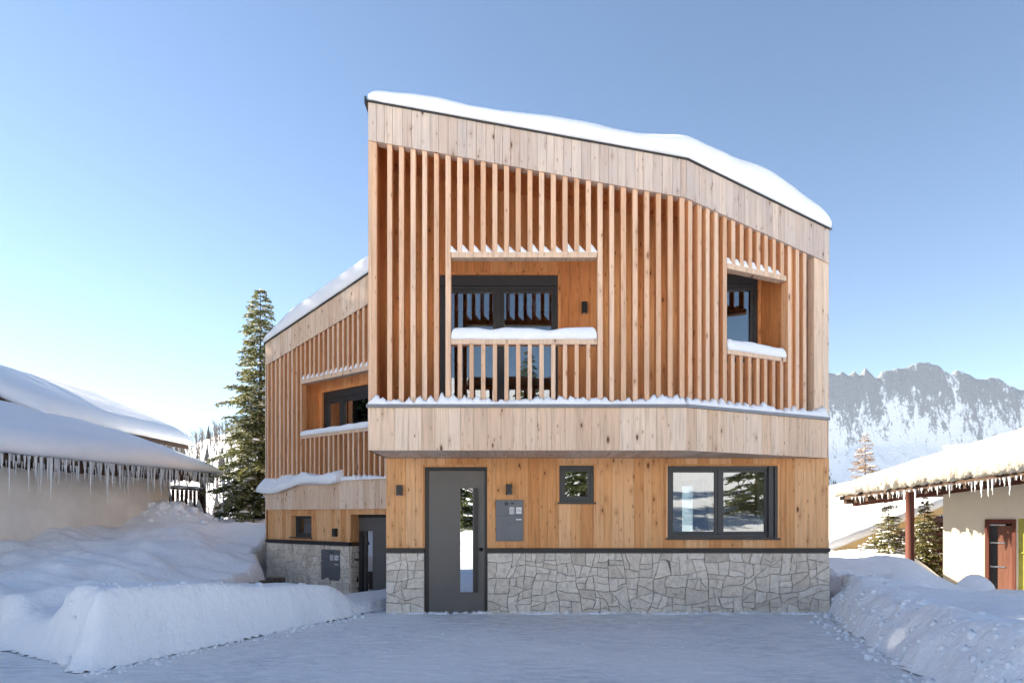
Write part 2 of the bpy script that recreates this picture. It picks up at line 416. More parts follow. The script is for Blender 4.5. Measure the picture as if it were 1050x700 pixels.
def right_h(x, y):
    d = x - rb_x(y) + .10 * N3(x * 1.2, y * 1.6, 8) + .05 * N3(x * 4, y * 4, 1)
    if d < 0: return 0
    top = .50 + .12 * fbm(x * .7, y * .7, 6, 3) + .07 * math.exp(-((d - .5) / .35) ** 2)
    top += .12 * math.exp(-((x - 8.6) ** 2 / 3 + (y - 3.8) ** 2 / 3))
    top -= .35 * sstep(4, 9, y) * sstep(9.5, 7, x) + .9 * sstep(9, 16, y)
    top -= .115 * max(0, y + 2) * sstep(.56, .68, x / (y + 10.94))
    h = top * (sstep(0, .18, d) * .55 + sstep(.1, .5, d) * .45)
    h -= .07 * abs(N3(x * 1.5, y * 5.5, 12)) * sstep(.0, .1, d) * (1 - sstep(.35, .7, d))
    return h + .02 * N3(x * 7, y * 7, 3) * sstep(.05, .3, d) + .045 * N3(x * 3.2, y * 3.2, 7) * sstep(0, .2, d) * (1 - sstep(.5, 1.4, d))
def seq(*spans):
    out = []
    for a, b, st in spans:
        n = max(1, round((b - a) / st)); out += [a + (b - a) * i / n for i in range(n)]
    return out + [spans[-1][1]]
def heightmesh(xs, ys, h, name, mat, keep=None, smooth=True):
    mb = MB(); n = len(xs); H = [[h(x, y) for x in xs] for y in ys]
    vs = [(x, y, H[j][i]) for j, y in enumerate(ys) for i, x in enumerate(xs)]; fs = []
    for j in range(len(ys) - 1):
        for i in range(n - 1):
            if keep and not keep(max(H[j][i], H[j][i+1], H[j+1][i], H[j+1][i+1]), xs[i], ys[j]): continue
            fs.append((j * n + i, j * n + i + 1, (j + 1) * n + i + 1, (j + 1) * n + i))
    used = sorted({k for f in fs for k in f}); rm = {k: i for i, k in enumerate(used)}
    mb.add([vs[k] for k in used], [tuple(rm[k] for k in f) for f in fs], 0, smooth)
    return mb.build(name, mat)
def drive_h(x, y):
    tr = 0                                                    # tyre tracks curving in from the road
    for c_, k_ in ((-1.9, .10), (-.45, .10), (1.2, -.07), (2.65, -.07)):
        d = x - (c_ + k_ * (y + 1.5) ** 2 * .35) + .05 * N3(y * .8, c_)
        tr -= (.016 * math.exp(-(d / .11) ** 2) - .009 * math.exp(-((abs(d) - .21) / .05) ** 2)) * (.6 + .5 * N3(y * 2.1, c_ * 3)) * sstep(-.5, -1.6, y)
    return tr + drive_base(x, y)
def drive_base(x, y):
    return .018 * fbm(x * .9, y * .9, 2, 3) + .014 * N3(x * 4, y * 9, 3) + .008 * N3(x * 11, y * 17, 3) + .02 * math.sin((x - .5 - .15 * y) * 3.3) * math.exp(-((x - 1) / 3) ** 2) * N3(x * .8, y * .3, 6) - .006 - .15 * sstep(0, 3, y) * sstep(-1.9, -2.6, x) - 1.2 * sstep(5.6, 6.6, x) * sstep(-3, -1, y)
o = heightmesh(seq((-14, -6, .4), (-6, 6, .05), (6, 9, .5)), seq((-40, -11, 1.5), (-11, -7, .2), (-7, 3.5, .05), (3.5, 9, .6)), drive_h, 'driveway', 'snow_packed')
tag(o, kind='structure')
o = heightmesh(seq((-40, -12, 1.0), (-12, -2.0, .055)), seq((-6, 4.6, .055), (4.6, 12, .12), (12, 32, 1.0)), left_bank_h, 'snow_bank', 'snow_bank', lambda m, x, y: m > .02)
tag(o, 'broad drifted snow bank with a smooth cut face, left of the driveway', 'snow bank')
o = heightmesh(seq((2.6, 9, .06), (9, 14, .2), (14, 45, 1.5)), seq((-30, -7, .5), (-7, 2, .06), (2, 10, .15), (10, 16, .5)), right_h, 'snow_bank', 'snow_bank', lambda m, x, y: m > .02 or x > 6)
tag(o, 'rough shovelled snow bank along the right edge of the driveway', 'snow bank')
def clods():
    mb = MB(); rng = random.Random(6)
    def clod(x, y, z, r):
        ph0 = rng.random() * 6; vs = []; n = 6
        for j in range(4):
            ph = R(-50 + 46 * j)
            for i in range(n): th = 6.283 * i / n + ph0; k = rng.uniform(.65, 1.2); vs.append((x + r * k * math.cos(ph) * math.cos(th), y + r * k * math.cos(ph) * math.sin(th), z + r * .8 * k * math.sin(ph)))
        mb.add(vs, [(j * n + i, j * n + (i + 1) % n, (j + 1) * n + (i + 1) % n, (j + 1) * n + i) for j in range(3) for i in range(n)] + [tuple(3 * n + i for i in range(n))], 0, True)
    for k in range(230):
        y = rng.uniform(-6.3, .1); x = rb_x(y) + rng.gauss(.0, .16); clod(x, y, max(drive_h(x, y), right_h(x, y)), abs(rng.gauss(0, .022)) + .008)
    for k in range(170):
        y = rng.uniform(-6, 1); x = rb_x(y) + rng.uniform(.1, .9); clod(x, y, right_h(x, y) - .01, abs(rng.gauss(0, .028)) + .008)
    for k in range(260):
        t = rng.random(); q = LB0.lerp(LB1, t); x, y = q.x + abs(rng.gauss(0, .12)), q.y - abs(rng.gauss(0, .05)); clod(x, y, drive_h(x, y), abs(rng.gauss(0, .014)) + .006)
    for k in range(160):
        x, y = rng.uniform(-4, 4.6), rng.uniform(-7, -.1); clod(x, y, drive_h(x, y), abs(rng.gauss(0, .008)) + .004)
    for k in range(60):
        t = rng.random(); q = LB0.lerp(LB1, t * .85); x, y = q.x - rng.uniform(.22, .8), q.y + rng.uniform(.0, .3); clod(x, y, left_bank_h(x, y) - .01, abs(rng.gauss(0, .025)) + .01)
    for k in range(160):
        x, y = rng.gauss(-9.6, .7), rng.gauss(7.2, .35); clod(x, y, left_bank_h(x, y), abs(rng.gauss(0, .06)) + .02)
    o = mb.build('snow_clods', 'snow'); tag(o, kind='stuff'); o['label'] = 'loose clods of snow crumbled from the shovelled banks'; o['category'] = 'snow clods'
clods()
def far_h(x, y):
    r = math.hypot(x, y)
    z = -.35
    z -= 2.2 * sstep(9, 26, y) * sstep(4, 12, x) + .8 * sstep(12, 30, y)
    z -= 1.3 * sstep(5, 9, x) * sstep(-3, 2, y)
    z -= 30 * sstep(40, 400, y)
    z += 9 * sstep(-24, -70, y) + 70 * sstep(-60, -400, y)
    z += .25 * fbm(x * .1, y * .1, 3, 3) * sstep(10, 30, r) + 3 * fbm(x * .01, y * .01, 1, 3) * sstep(80, 300, r)
    return z
def axis():
    a = seq((0, 60, 2.5), (60, 200, 10), (200, 700, 50), (700, 4000, 300)); return [-v for v in reversed(a[1:])] + a
o = heightmesh(axis(), axis(), far_h, 'snow_ground', 'snow_field'); tag(o, kind='structure')
# dug-out edge: dark earth and kerb under the drift beside the left unit
mb = MB(); a, b = Vector((-5.05, 1.4, 0)), Vector((-4.95, 3.9, 0))
for k in range(9):
    t = k / 9; q = a.lerp(b, t); mb.box(q.x - .16 - .03 * (k % 2), q.x + .02 * (k % 3), q.y, q.y + .27, -.2, .22 + .02 * (k % 2))
o = mb.build('garden_kerb', 'earth', bevel=.02); tag(o, 'low dark stone edging showing under the drift left of the house', 'kerb')

# ------------------------------------------------------------ the house
H = empty('wooden_house', (1.5, 0, 0), 'two storey timber house with vertical slat screens and grey stone base', 'house')
A, B, Cc = (-2.03, -1.32), (2.46, -1.32), (5.08, -.015)
FR = Fr(A, (1, 0)); FB = Fr(B, (Cc[0] - B[0], Cc[1] - B[1])); FG = Fr((-2.016, 0), (1, 0)); FU = Fr((-2.016, .40), (1, 0))
LBEND = math.hypot(Cc[0] - B[0], Cc[1] - B[1])
def zroof(x, y): return 7.375 - .1815 * (x + 2.03) + .028 * (y + 1.32)
zr_f = lambda a: zroof(*FR.p(a, 0, 0)[:2]); zr_b = lambda a: zroof(*FB.p(a, 0, 0)[:2])
FAS = .53; ZB0, ZB1 = 2.474, 3.075
WG = 7.096
BK = 6.2

# ground floor wall: openings (s0, s1, z0, z1) in FG
def gh(px0, px1, py0, py1): return (FG.s_at(px0), FG.s_at(px1), FG.z_at(525, py1), FG.z_at(525, py0))
DOOR = gh(435.5, 499.5, 478.5, 628); WIN_S = gh(573.5, 609, 477, 514.5); WIN_L = gh(684.5, 797, 477.5, 551)
ZST = .955
mb = MB(); clad(mb, FG, 0, WG, -.05, 2.5, -.24, -.03, bw=9, holes=[DOOR, WIN_S, WIN_L], gap=0, proud=0)
clad(mb, FU, 0.02, WG - .02, 3.0, lambda a: zroof(a - 2.016, 0) - .13, -.26, -.05, bw=9, holes=[(FU.s_at(450.5), FU.s_at(572), 3.0, FU.z_at(525, 282)), (FU.s_at(735), FU.s_at(777), 3.6, FU.z_at(525, 281))], gap=0, proud=0)
# left side, right side and rear shell
mb.box(-2.0, -1.8, .04, BK, -.05, 2.95); mb.box(-2.0, -1.8, .66, BK, 2.96, 6.9); mb.box(4.84, 5.05, .04, BK, -.05, 5.7)
mb.box(-2.016, 5.07, BK - .2, BK, -.05, .5); mb.box(-2.016, 2.2, BK - .2, BK, .5, 5.7); mb.box(4.6, 5.07, BK - .2, BK, .5, 5.7); mb.box(2.2, 4.6, BK - .2, BK, 2.4, 5.7)
mb.build('wall_core', 'core', H)
mb = MB()                                                     # interior room behind the wide window
mb.box(1.2, 1.25, .25, BK - .25, 0, 2.45); mb.box(-1.75, 4.8, .25, BK - .25, -.04, .02); mb.box(-1.75, 4.8, .25, BK - .25, 2.42, 2.46)
mb.box(4.78, 4.83, .25, BK - .25, 0.03, 2.41); mb.box(2.55, 2.62, 2.6, 5.2, .03, 2.41); mb.box(2.0, 3.05, 1.30, 1.36, .03, 2.41); mb.box(3.45, 4.35, 1.05, 1.11, .03, 2.41)
mb.build('interior_wall', 'timber_interior', H)
nF = 40
for x0, wd in ((1.98, .32), (4.05, .34)):
    mb = MB()
    for k in range(12): mb.box(x0 + wd * k / 12, x0 + wd * (k + .9) / 12, .34 + .02 * math.sin(k * 1.9), .36 + .02 * math.sin(k * 1.9), .9, 2.3)
    mb.build('curtain', 'curtain', H)
mb = MB(); mb.box(-1.75, 1.19, 2.2, 2.25, 0.03, 2.41); mb.box(-1.75, 4.8, 1.9, 1.95, 3.0, 5.4); mb.build('dark_room_sheet', 'dark_inside', H)  # near-black sheets stand in for the unlit rooms behind the glass

mb = MB(); clad(mb, FG, 0, WG, 1.035, 2.474, -.028, 0, bw=.165, holes=[DOOR, WIN_S, WIN_L], seed=3)
# pale trim boards lining the openings
for (a, b, c, d) in (DOOR, WIN_S, WIN_L):
    c2 = max(c, 1.04)
    fbox(mb, FG, a - .028, a - .002, .003, .012, c2, d + .03); fbox(mb, FG, b + .002, b + .028, .003, .012, c2, d + .03)
    fbox(mb, FG, a - .001, b + .001, .003, .012, d + .003, d + .03)
mb.build('timber_wall', 'timber_new', H)
mb = MB(); 
for (a, b) in ((0, DOOR[0]), (DOOR[1], WG)): fbox(mb, FG, a - (.01 if a == 0 else 0), b, -.02, .055, ZST + .02, 1.033); 
mb.build('base_flashing', 'metal_black', H, bevel=.004)

# irregular stone cladding from polygonal blocks
def clip(poly, px, py, nx, ny):
    out = []
    for i in range(len(poly)):
        a, b = poly[i], poly[(i + 1) % len(poly)]
        da = (a[0] - px) * nx + (a[1] - py) * ny; db = (b[0] - px) * nx + (b[1] - py) * ny
        if da <= 0: out.append(a)
        if (da < 0) != (db < 0) and da != db:
            t = da / (da - db); out.append((a[0] + (b[0] - a[0]) * t, a[1] + (b[1] - a[1]) * t))
    return out
def stones(mb, fr, a0, a1, z0, z1, seed=1, size=.042, o=0.0):
    rng = random.Random(seed)
    def area(q): return abs(sum(q[k][0] * q[(k+1) % len(q)][1] - q[(k+1) % len(q)][0] * q[k][1] for k in range(len(q)))) / 2
    def split(q, lim, depth=0):
        if area(q) < lim or depth > 14: return [q]
        w = max(p[0] for p in q) - min(p[0] for p in q); h = max(p[1] for p in q) - min(p[1] for p in q)
        cx = (max(p[0] for p in q) + min(p[0] for p in q)) / 2 + rng.uniform(-.18, .18) * w; cz = (max(p[1] for p in q) + min(p[1] for p in q)) / 2 + rng.uniform(-.18, .18) * h
        ang = rng.gauss(0, .17) + (.6 * rng.choice((-1, 1)) if rng.random() < .06 else 0)
        if w < h * 1.15: ang += math.pi / 2
        nx, ny = math.cos(ang), math.sin(ang)
        x, y = clip(q, cx, cz, nx, ny), clip(q, cx, cz, -nx, -ny)
        if len(x) < 3 or len(y) < 3: return [q]
        l2 = size * rng.choice((.55, .8, 1, 1.3, 1.7))
        return split(x, l2, depth + 1) + split(y, l2, depth + 1)
    def inset(P_, d):
        out = list(P_)
        for k in range(len(P_)):
            a, b = P_[k], P_[(k + 1) % len(P_)]; ex, ey = b[0] - a[0], b[1] - a[1]; l = math.hypot(ex, ey)
            if l < 1e-5: continue
            nx, ny = ey / l, -ex / l
            out = clip(out, a[0] - nx * d, a[1] - ny * d, nx, ny)
            if len(out) < 3: return None
        return out
    def warp(p):
        e = min(1, min(p[0] - a0, a1 - p[0], p[1] - z0, z1 - p[1]) / .12); e = max(0, e)
        return (p[0] + e * (.07 * N3(p[0] * 2.3, p[1] * 2.3, seed) + .03 * N3(p[0] * 7, p[1] * 7, seed + 3)), p[1] + e * (.07 * N3(p[0] * 2.1, p[1] * 2.6, seed + 7) + .03 * N3(p[0] * 7, p[1] * 7, seed + 9)))
    cells = []
    for q in split([(a0, z0), (a1, z0), (a1, z1), (a0, z1)], size):
        d = []
        for k in range(len(q)):
            a, b = q[k], q[(k + 1) % len(q)]; n_ = max(1, int(math.dist(a, b) / .07))
            d += [(lerp(a[0], b[0], t / n_), lerp(a[1], b[1], t / n_)) for t in range(n_)]
        cells.append([warp(p) for p in d])
    for q in cells:
        if sum(q[k][0] * q[(k+1) % len(q)][1] - q[(k+1) % len(q)][0] * q[k][1] for k in range(len(q))) < 0: q = q[::-1]
        e = []
        for k in range(len(q)):
            a, b, c_ = Vector(q[k-1]), Vector(q[k]), Vector(q[(k + 1) % len(q)]); t1 = (b - a).normalized(); t2 = (c_ - b).normalized()
            nn = Vector((-(t1.y + t2.y), t1.x + t2.x)); l = nn.length
            if l < 1e-4: continue
            nn /= l; kk = .0030 / max(.4, nn.dot(Vector((-t1.y, t1.x)))); p = b + nn * kk; e.append((p.x, p.y))
        if len(e) < 3: continue
        # nibble the edges so no joint is ruler-straight
        f = []
        for k in range(len(e)):
            a, b = e[k], e[(k + 1) % len(e)]; l = math.dist(a, b); m_ = max(1, int(l / .06)); f.append(a)
            for t in range(1, m_):
                f.append((lerp(a[0], b[0], t / m_) + rng.uniform(-.0035, .0035), lerp(a[1], b[1], t / m_) + rng.uniform(-.0035, .0035)))
        n = len(f); cx = sum(p[0] for p in f) / n; cz = sum(p[1] for p in f) / n
        dep = .024 + rng.uniform(-.012, .014); tx, tz = rng.uniform(-.05, .05), rng.uniform(-.05, .05)
        g = [(cx + (p[0] - cx) * .972, cz + (p[1] - cz) * .968) for p in f]
        vs = [fr.p(p[0], o - .02, p[1]) for p in f] + [fr.p(p[0], o + dep - .012, p[1]) for p in f] + [fr.p(p[0], o + dep + (p[0] - cx) * tx + (p[1] - cz) * tz, p[1]) for p in g]
        vs.append(fr.p(cx, o + dep + .004, cz)); fs = []
        for k in range(n):
            k2 = (k + 1) % n
            fs += [(k, k2, n + k2, n + k), (n + k, n + k2, 2 * n + k2, 2 * n + k), (2 * n + k, 2 * n + k2, 3 * n)]
        mb.add(vs, fs)
mb = MB(); stones(mb, FG, 0.0, DOOR[0] - .005, -.06, ZST, 5); mb.build('stone_base', 'stone', H)
mb = MB(); stones(mb, FG, DOOR[1] + .005, WG, -.06, ZST, 8); mb.build('stone_base', 'stone', H)
mb = MB(); fbox(mb, FG, 0, DOOR[0] - .002, -.03, .008, -.1, ZST + .015); fbox(mb, FG, DOOR[1] + .002, WG, -.03, .008, -.1, ZST + .015); mb.build('mortar', 'mortar', H)

# overhang: floor slab, soffit boards, band of boards
poly = [A, B, Cc, (5.06, BK), (-2.03, BK)]
mb = MB(); mb.prism([(-2.01, -1.28), (2.44, -1.28), (5.02, 0.02), (5.02, BK - .3), (-2.01, BK - .3)], lambda x, y: 2.50, lambda x, y: 2.995); mb.build('floor_slab', 'core', H)
mb = MB(); rng = random.Random(4); x = -2.02
def yfront(x): return -1.31 if x <= 2.46 else -1.31 + (x - 2.46) * (1.305 / 2.62)
while x < 4.9:
    x2 = min(x + .15, 4.98); pr = rng.uniform(0, .002)
    if x < 2.46 < x2: x2 = 2.46
    y1, y2 = yfront(x + .001), yfront(x2)
    if y1 < -.06:
        q = [(x + .002, y1), (x2 - .002, y2), (x2 - .002, -.002), (x + .002, -.002)]
        mb.prism(q, lambda a, b: 2.479 - pr, lambda a, b: 2.499)
    x = x2
mb.build('soffit', 'timber_pale', H)
mb = MB(); clad(mb, FR, 0, 4.49 - .0, ZB0, ZB1, -.03, 0, bw=.185, seed=11, jit=.12)
clad(mb, FB, .0, LBEND - .05, ZB0, ZB1, -.03, 0, bw=.185, seed=12, jit=.12)
fbox(mb, Fr(A, (0, -1)), -1.32, -.0, -.03, -.001, ZB0, ZB1)
mb.build('floor_band', 'timber_pale', H)
mb = MB(); fbox(mb, FR, -.02, 4.5, -.25, .035, ZB1, ZB1 + .045); fbox(mb, FB, 0.0, LBEND - .02, -.25, .035, ZB1 + .001, ZB1 + .046); mb.build('ledge_flashing', 'metal_grey', H, bevel=.004)

# upper wall behind the screen
UD = (FU.s_at(450.5), FU.s_at(572), 3.02, FU.z_at(525, 282)); UW = (FU.s_at(735), FU.s_at(777), 4.1, FU.z_at(525, 281))
mb = MB(); clad(mb, FU, .03, WG - .06, 3.0, lambda a: zroof(a - 2.016, 0) - .12, -.045, -.015, bw=.15, holes=[UD, UW], seed=21)
for (a, b, c, d) in (UD, UW):
    fbox(mb, FU, b + .002, b + .05, -.013, .012, c, d + .03); fbox(mb, FU, a - .05, b + .001, -.013, .012, d + .003, d + .04)
# side cheeks of the gallery
fc = Fr((-2.0, 0), (0, -1)); clad(mb, Fr((-1.985, .39), (0, -1)), 0.0, 1.58, 3.0, lambda a: zroof(-2, -a) - .1, -.02, 0, bw=.15, seed=22)
fp = Fr((4.14, -.02), (-.02 + .0001, -1)); 
clad(mb, Fr((4.14, .385), (.22, -.70)), 0, .72, 3.0, lambda a: 5.9, -.02, 0, bw=.17, seed=23)
mb.build('gallery_wall', 'timber_screen_wall', H)

# slat screens
OPF = (FR.s_at(460.2), FR.s_at(614.0)); HDR_F = FR.z_at(525, 257.6), FR.z_at(525, 263.3); RAIL_F = FR.z_at(525, 352.3), FR.z_at(525, 347.2)
s_of = lambda px: FR.s_at(px)
def slats(mb, fr, ss, ztop, op, hdr, rail, wd=.068, dep=.13, zb=ZB1 + .046, seed=0):
    rng = random.Random(seed)
    for a in ss:
        w2 = wd / 2 * rng.uniform(.94, 1.06); o = rng.uniform(-.004, .004) - .03
        if op and op[0] < a < op[1]:
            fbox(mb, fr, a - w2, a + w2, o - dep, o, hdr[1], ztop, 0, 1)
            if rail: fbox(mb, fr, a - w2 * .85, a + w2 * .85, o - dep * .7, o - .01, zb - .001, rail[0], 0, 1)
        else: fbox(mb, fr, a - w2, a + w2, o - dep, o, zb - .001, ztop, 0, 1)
pxs = [399.1 + 12.03 * k for k in range(26)]
mb = MB(); slats(mb, FR, [FR.s_at(p) for p in pxs if p < 702], lambda a: zr_f(a) - FAS, OPF, (HDR_F[1], HDR_F[0]), (RAIL_F[0], RAIL_F[1]), seed=3)
fbox(mb, FR, 0.0, .018, -.15, -.02, ZB1 + .045, lambda a: zr_f(a) - FAS, 0, 1); fbox(mb, FR, .04, .115, -.15, -.03, ZB1 + .045, lambda a: zr_f(a) - FAS, 0, 1)
# inner row of the corner
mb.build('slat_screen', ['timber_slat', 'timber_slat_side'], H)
OPB = (FB.s_at(747.6), FB.s_at(809.5)); hz = FB.z_at(748, 269.5); rz = FB.z_at(748, 358)
mb = MB(); ss = [FB.s_at(p) for p in (709.5, 719, 727.3, 736, 745.0)]; a = ss[-1]
ss += [a + .166 * k for k in range(1, 11)]; ss = [s for s in ss if s < FB.s_at(834)]
OPB = (ss[4] + .02, ss[4] + .166 * 7.5)
HB = (hz - .075, hz + .004)
slats(mb, FB, ss, lambda a: zr_b(a) - FAS, OPB, HB, (rz - .06, rz), seed=4, wd=.072)
mb.build('slat_screen', ['timber_slat', 'timber_slat_side'], H)
mb = MB(); e0 = FB.s_at(836.5); clad(mb, FB, e0, LBEND, ZB1, lambda a: zr_b(a) - FAS, -.16, -.03, bw=.14, seed=31); mb.build('corner_post', 'timber_pale', H)
mb = MB(); clad(mb, Fr((5.08, 0), (0, 1)), 0.01, BK, 1.0, lambda a: zroof(5.08, a) - .02, -.02, .0, bw=.16, seed=32)
clad(mb, Fr((-2.03, BK), (0, -1)), 0, BK + 1.3, 2.474, lambda a: zroof(-2.03, BK - a) - .02, -.04, -.0, bw=.16, seed=33, holes=[])
clad(mb, Fr((5.08, BK + .03), (-1, 0)), 0, 7.1, 0, lambda a: zroof(5.08 - a, BK) - .05, -.028, 0, bw=.16, seed=34, holes=[(.4, 2.9, .5, 2.4)])
mb.build('side_cladding', 'timber_pale', H)
mb = MB(); clad(mb, Fr((-2.016, 2.0), (0, -1)), 0, 2.0, 1.0, 2.474, -.03, -.0, bw=.16, seed=35); mb.build('timber_wall', 'timber_new', H)
# header beams and hand rails, with their snow
def beam(fr, a0, a1, z0, z1, dep, name, mat='timber_pale'):
    mb = MB(); fbox(mb, fr, a0, a1, -.03 - dep, -.022, z0, z1); return mb.build(name, mat, H, bevel=.004)
def lumps(fr, ss, z, name, seed, wd=.1, hh=.12, parent=None, o=-.03, dep=.12, slant=1):
    rng = random.Random(seed)
    for a in ss:
        mb = MB(); k = rng.uniform(.8, 1.2); n = 6; m = 5; vs = []
        for j in range(m + 1):
            for i in range(n + 1):
                u = i / n; v = j / m
                h = hh * k * ((1 - u) ** 1.0 * .9 + .12 if slant > 0 else .75 + .25 * math.sin(u * 3.1)) * (1 - .35 * abs(2 * v - 1) ** 3) + .006 * N3(u * 3 + a * 9, v * 3)
                if i in (0, n) or j in (0, m): h = h if (i == 0 and slant > 0) else h * .55
                vs.append(fr.p(a + wd * (u), o - dep * v, z + h))
        b = len(vs)
        edge = [i for i in range(n + 1)] + [j * (n + 1) + n for j in range(1, m + 1)] + [m * (n + 1) + i for i in range(n - 1, -1, -1)] + [j * (n + 1) for j in range(m - 1, 0, -1)]
        for e in edge: vs.append((vs[e][0], vs[e][1], z - .002))
        fs = [(j * (n + 1) + i, j * (n + 1) + i + 1, (j + 1) * (n + 1) + i + 1, (j + 1) * (n + 1) + i) for j in range(m) for i in range(n)]
        L_ = len(edge)
        fs += [(b + k2, b + (k2 + 1) % L_, edge[(k2 + 1) % L_], edge[k2]) for k2 in range(L_)]
        mb.add(vs, fs, 0, False); mb.build('snow_lump', 'snow', parent, smooth=False)
hb = beam(FR, OPF[0] + .03, OPF[1] - .02, HDR_F[1], HDR_F[0], .14, 'header_beam')
lumps(FR, [FR.s_at(p) + .036 for p in pxs if 455 < p < 610], HDR_F[0], 'snow_cover', 3, .096, .125, hb)
rl = beam(FR, OPF[0] + .03, OPF[1] - .02, RAIL_F[0], RAIL_F[1], .13, 'handrail')
snow_slab(lambda a, b: FR.p(OPF[0] + .035 + a, -.012 - b, RAIL_F[1]), OPF[1] - OPF[0] - .06, .15, .165, r=.07, over=.004, nx=70, ny=5, low=.3, lf=1.7, parent=rl, seed=3)
hb = beam(FB, OPB[0] + .02, OPB[1], HB[0], HB[1], .14, 'header_beam')
lumps(FB, [s + .04 for s in ss if OPB[0] - .05 < s < OPB[1] - .1], HB[1], 'snow_cover', 5, .09, .10, hb, slant=-1)
rl = beam(FB, OPB[0] + .02, OPB[1], rz - .06, rz, .13, 'handrail')
snow_slab(lambda a, b: FB.p(OPB[0] + .025 + a, -.012 - b, rz), OPB[1] - OPB[0] - .04, .15, .17, r=.06, over=.004, nx=40, ny=5, low=.25, lf=1.5, parent=rl, seed=8)
# torn snow along the ledge below the slats
def ledge(fr, L_, z, seed, pitch, ss, T=.10, parent=None, out=.03, dep=.2):
    """ragged ridge that peaks in the gaps between the slats"""
    mb = MB(); n = int(L_ / .016); vs = []; rng = random.Random(seed); prof = [(out, 0), (out + .012, .35), (out - .012, .8), (-.02, 1.0), (-.07, .8), (-dep, .6), (-dep, 0)]
    for i in range(n + 1):
        a = L_ * i / n
        d = min((abs(a - s) for s in ss), default=1)
        g = .72 + .28 * sstep(.02, .07, d)
        t = T * g * (1 + .6 * N3(a * 3, seed) + .65 * N3(a * 13, seed, 3) + .4 * N3(a * 37, seed, 5)); t = max(t, .03)
        t *= .8 + .45 * N3(a * 1.3, seed, 8)
        t *= sstep(0, .04, a) * sstep(0, .04, L_ - a) * .9 + .1
        for (o, h) in prof: vs.append(fr.p(a, o + .014 * N3(a * 14, o * 20, seed + h) * (h > 0), z + t * h + (.012 * N3(a * 30, h * 5, seed) if h > .3 else 0)))
    m = len(prof); fs = []
    for i in range(n):
        for k in range(m - 1): fs.append((i * m + k, (i + 1) * m + k, (i + 1) * m + k + 1, i * m + k + 1))
    mb.add(vs, fs, 0, True); return mb.build('ledge_snow', 'snow', parent)
ledge(FR, 4.49, ZB1 + .045, 3, .166, [FR.s_at(p) for p in pxs], .125, H); ledge(FB, LBEND - .06, ZB1 + .046, 7, .166, ss, .13, H)

ledge(FG, WG, -.03, 27, .1, [], .055, H, out=.10, dep=.10)
# ---- roof
mb = MB(); mb.prism([(-2.0, -1.29), (2.45, -1.29), (5.05, .01), (5.05, BK), (-2.0, BK)], lambda x, y: zroof(x, y) - .14, lambda x, y: zroof(x, y) - .01)
roof = mb.build('roof', 'timber_screen_wall', H)
mb = MB(); clad(mb, FR, 0, 4.49, lambda a: zr_f(a) - FAS, zr_f, -.16, 0, bw=.125, seed=41, jit=.15, gap=.004); clad(mb, FB, 0, LBEND, lambda a: zr_b(a) - FAS, zr_b, -.16, 0, bw=.125, seed=42, jit=.15, gap=.004)
mb.build('fascia', 'timber_fascia', roof)
mb = MB(); fbox(mb, FR, -.04, 4.5, -.1, .03, lambda a: zr_f(a) + .001, lambda a: zr_f(a) + .018); fbox(mb, FB, 0, LBEND + .03, -.1, .03, lambda a: zr_b(a) + .002, lambda a: zr_b(a) + .019)
fbox(mb, FR, -.045, -.02, -9, .03, lambda a: zr_f(0) - .03, lambda a: zr_f(0) + .07)
mb.build('roof_flashing', 'metal_dark', roof)
def base_roof(a, b):
    x = -1.98 + a
    yf = -1.33 if x <= 2.2 else (-1.33 + max(0, (x - 2.46)) * .5)
    if x > 2.1: yf = -1.33 + .5 * max(0, x - 2.46) + .02 * math.exp(-((x - 2.46) / .3) ** 2)
    y = lerp(yf, BK, b / 9.0) if b > 0 else yf + b
    return (x, y, zroof(x, y) + .02)
def tfr(a, b):
    x = a - 1.98
    return interp([-2, -1.4, -.6, .4, 1.3, 2.2, 2.6, 3.1, 3.8, 4.4, 5.1], [.75, .95, .85, .85, 1.0, 1.15, 1.3, 1.4, 1.4, 1.4, 1.1], x)
snow_slab(base_roof, 7.03, 9.0, .31, r=.24, over=.05, nx=90, ny=20, low=.28, lf=.9, hf=.012, seed=2, tf=tfr, mat='snow_smooth', parent=roof)

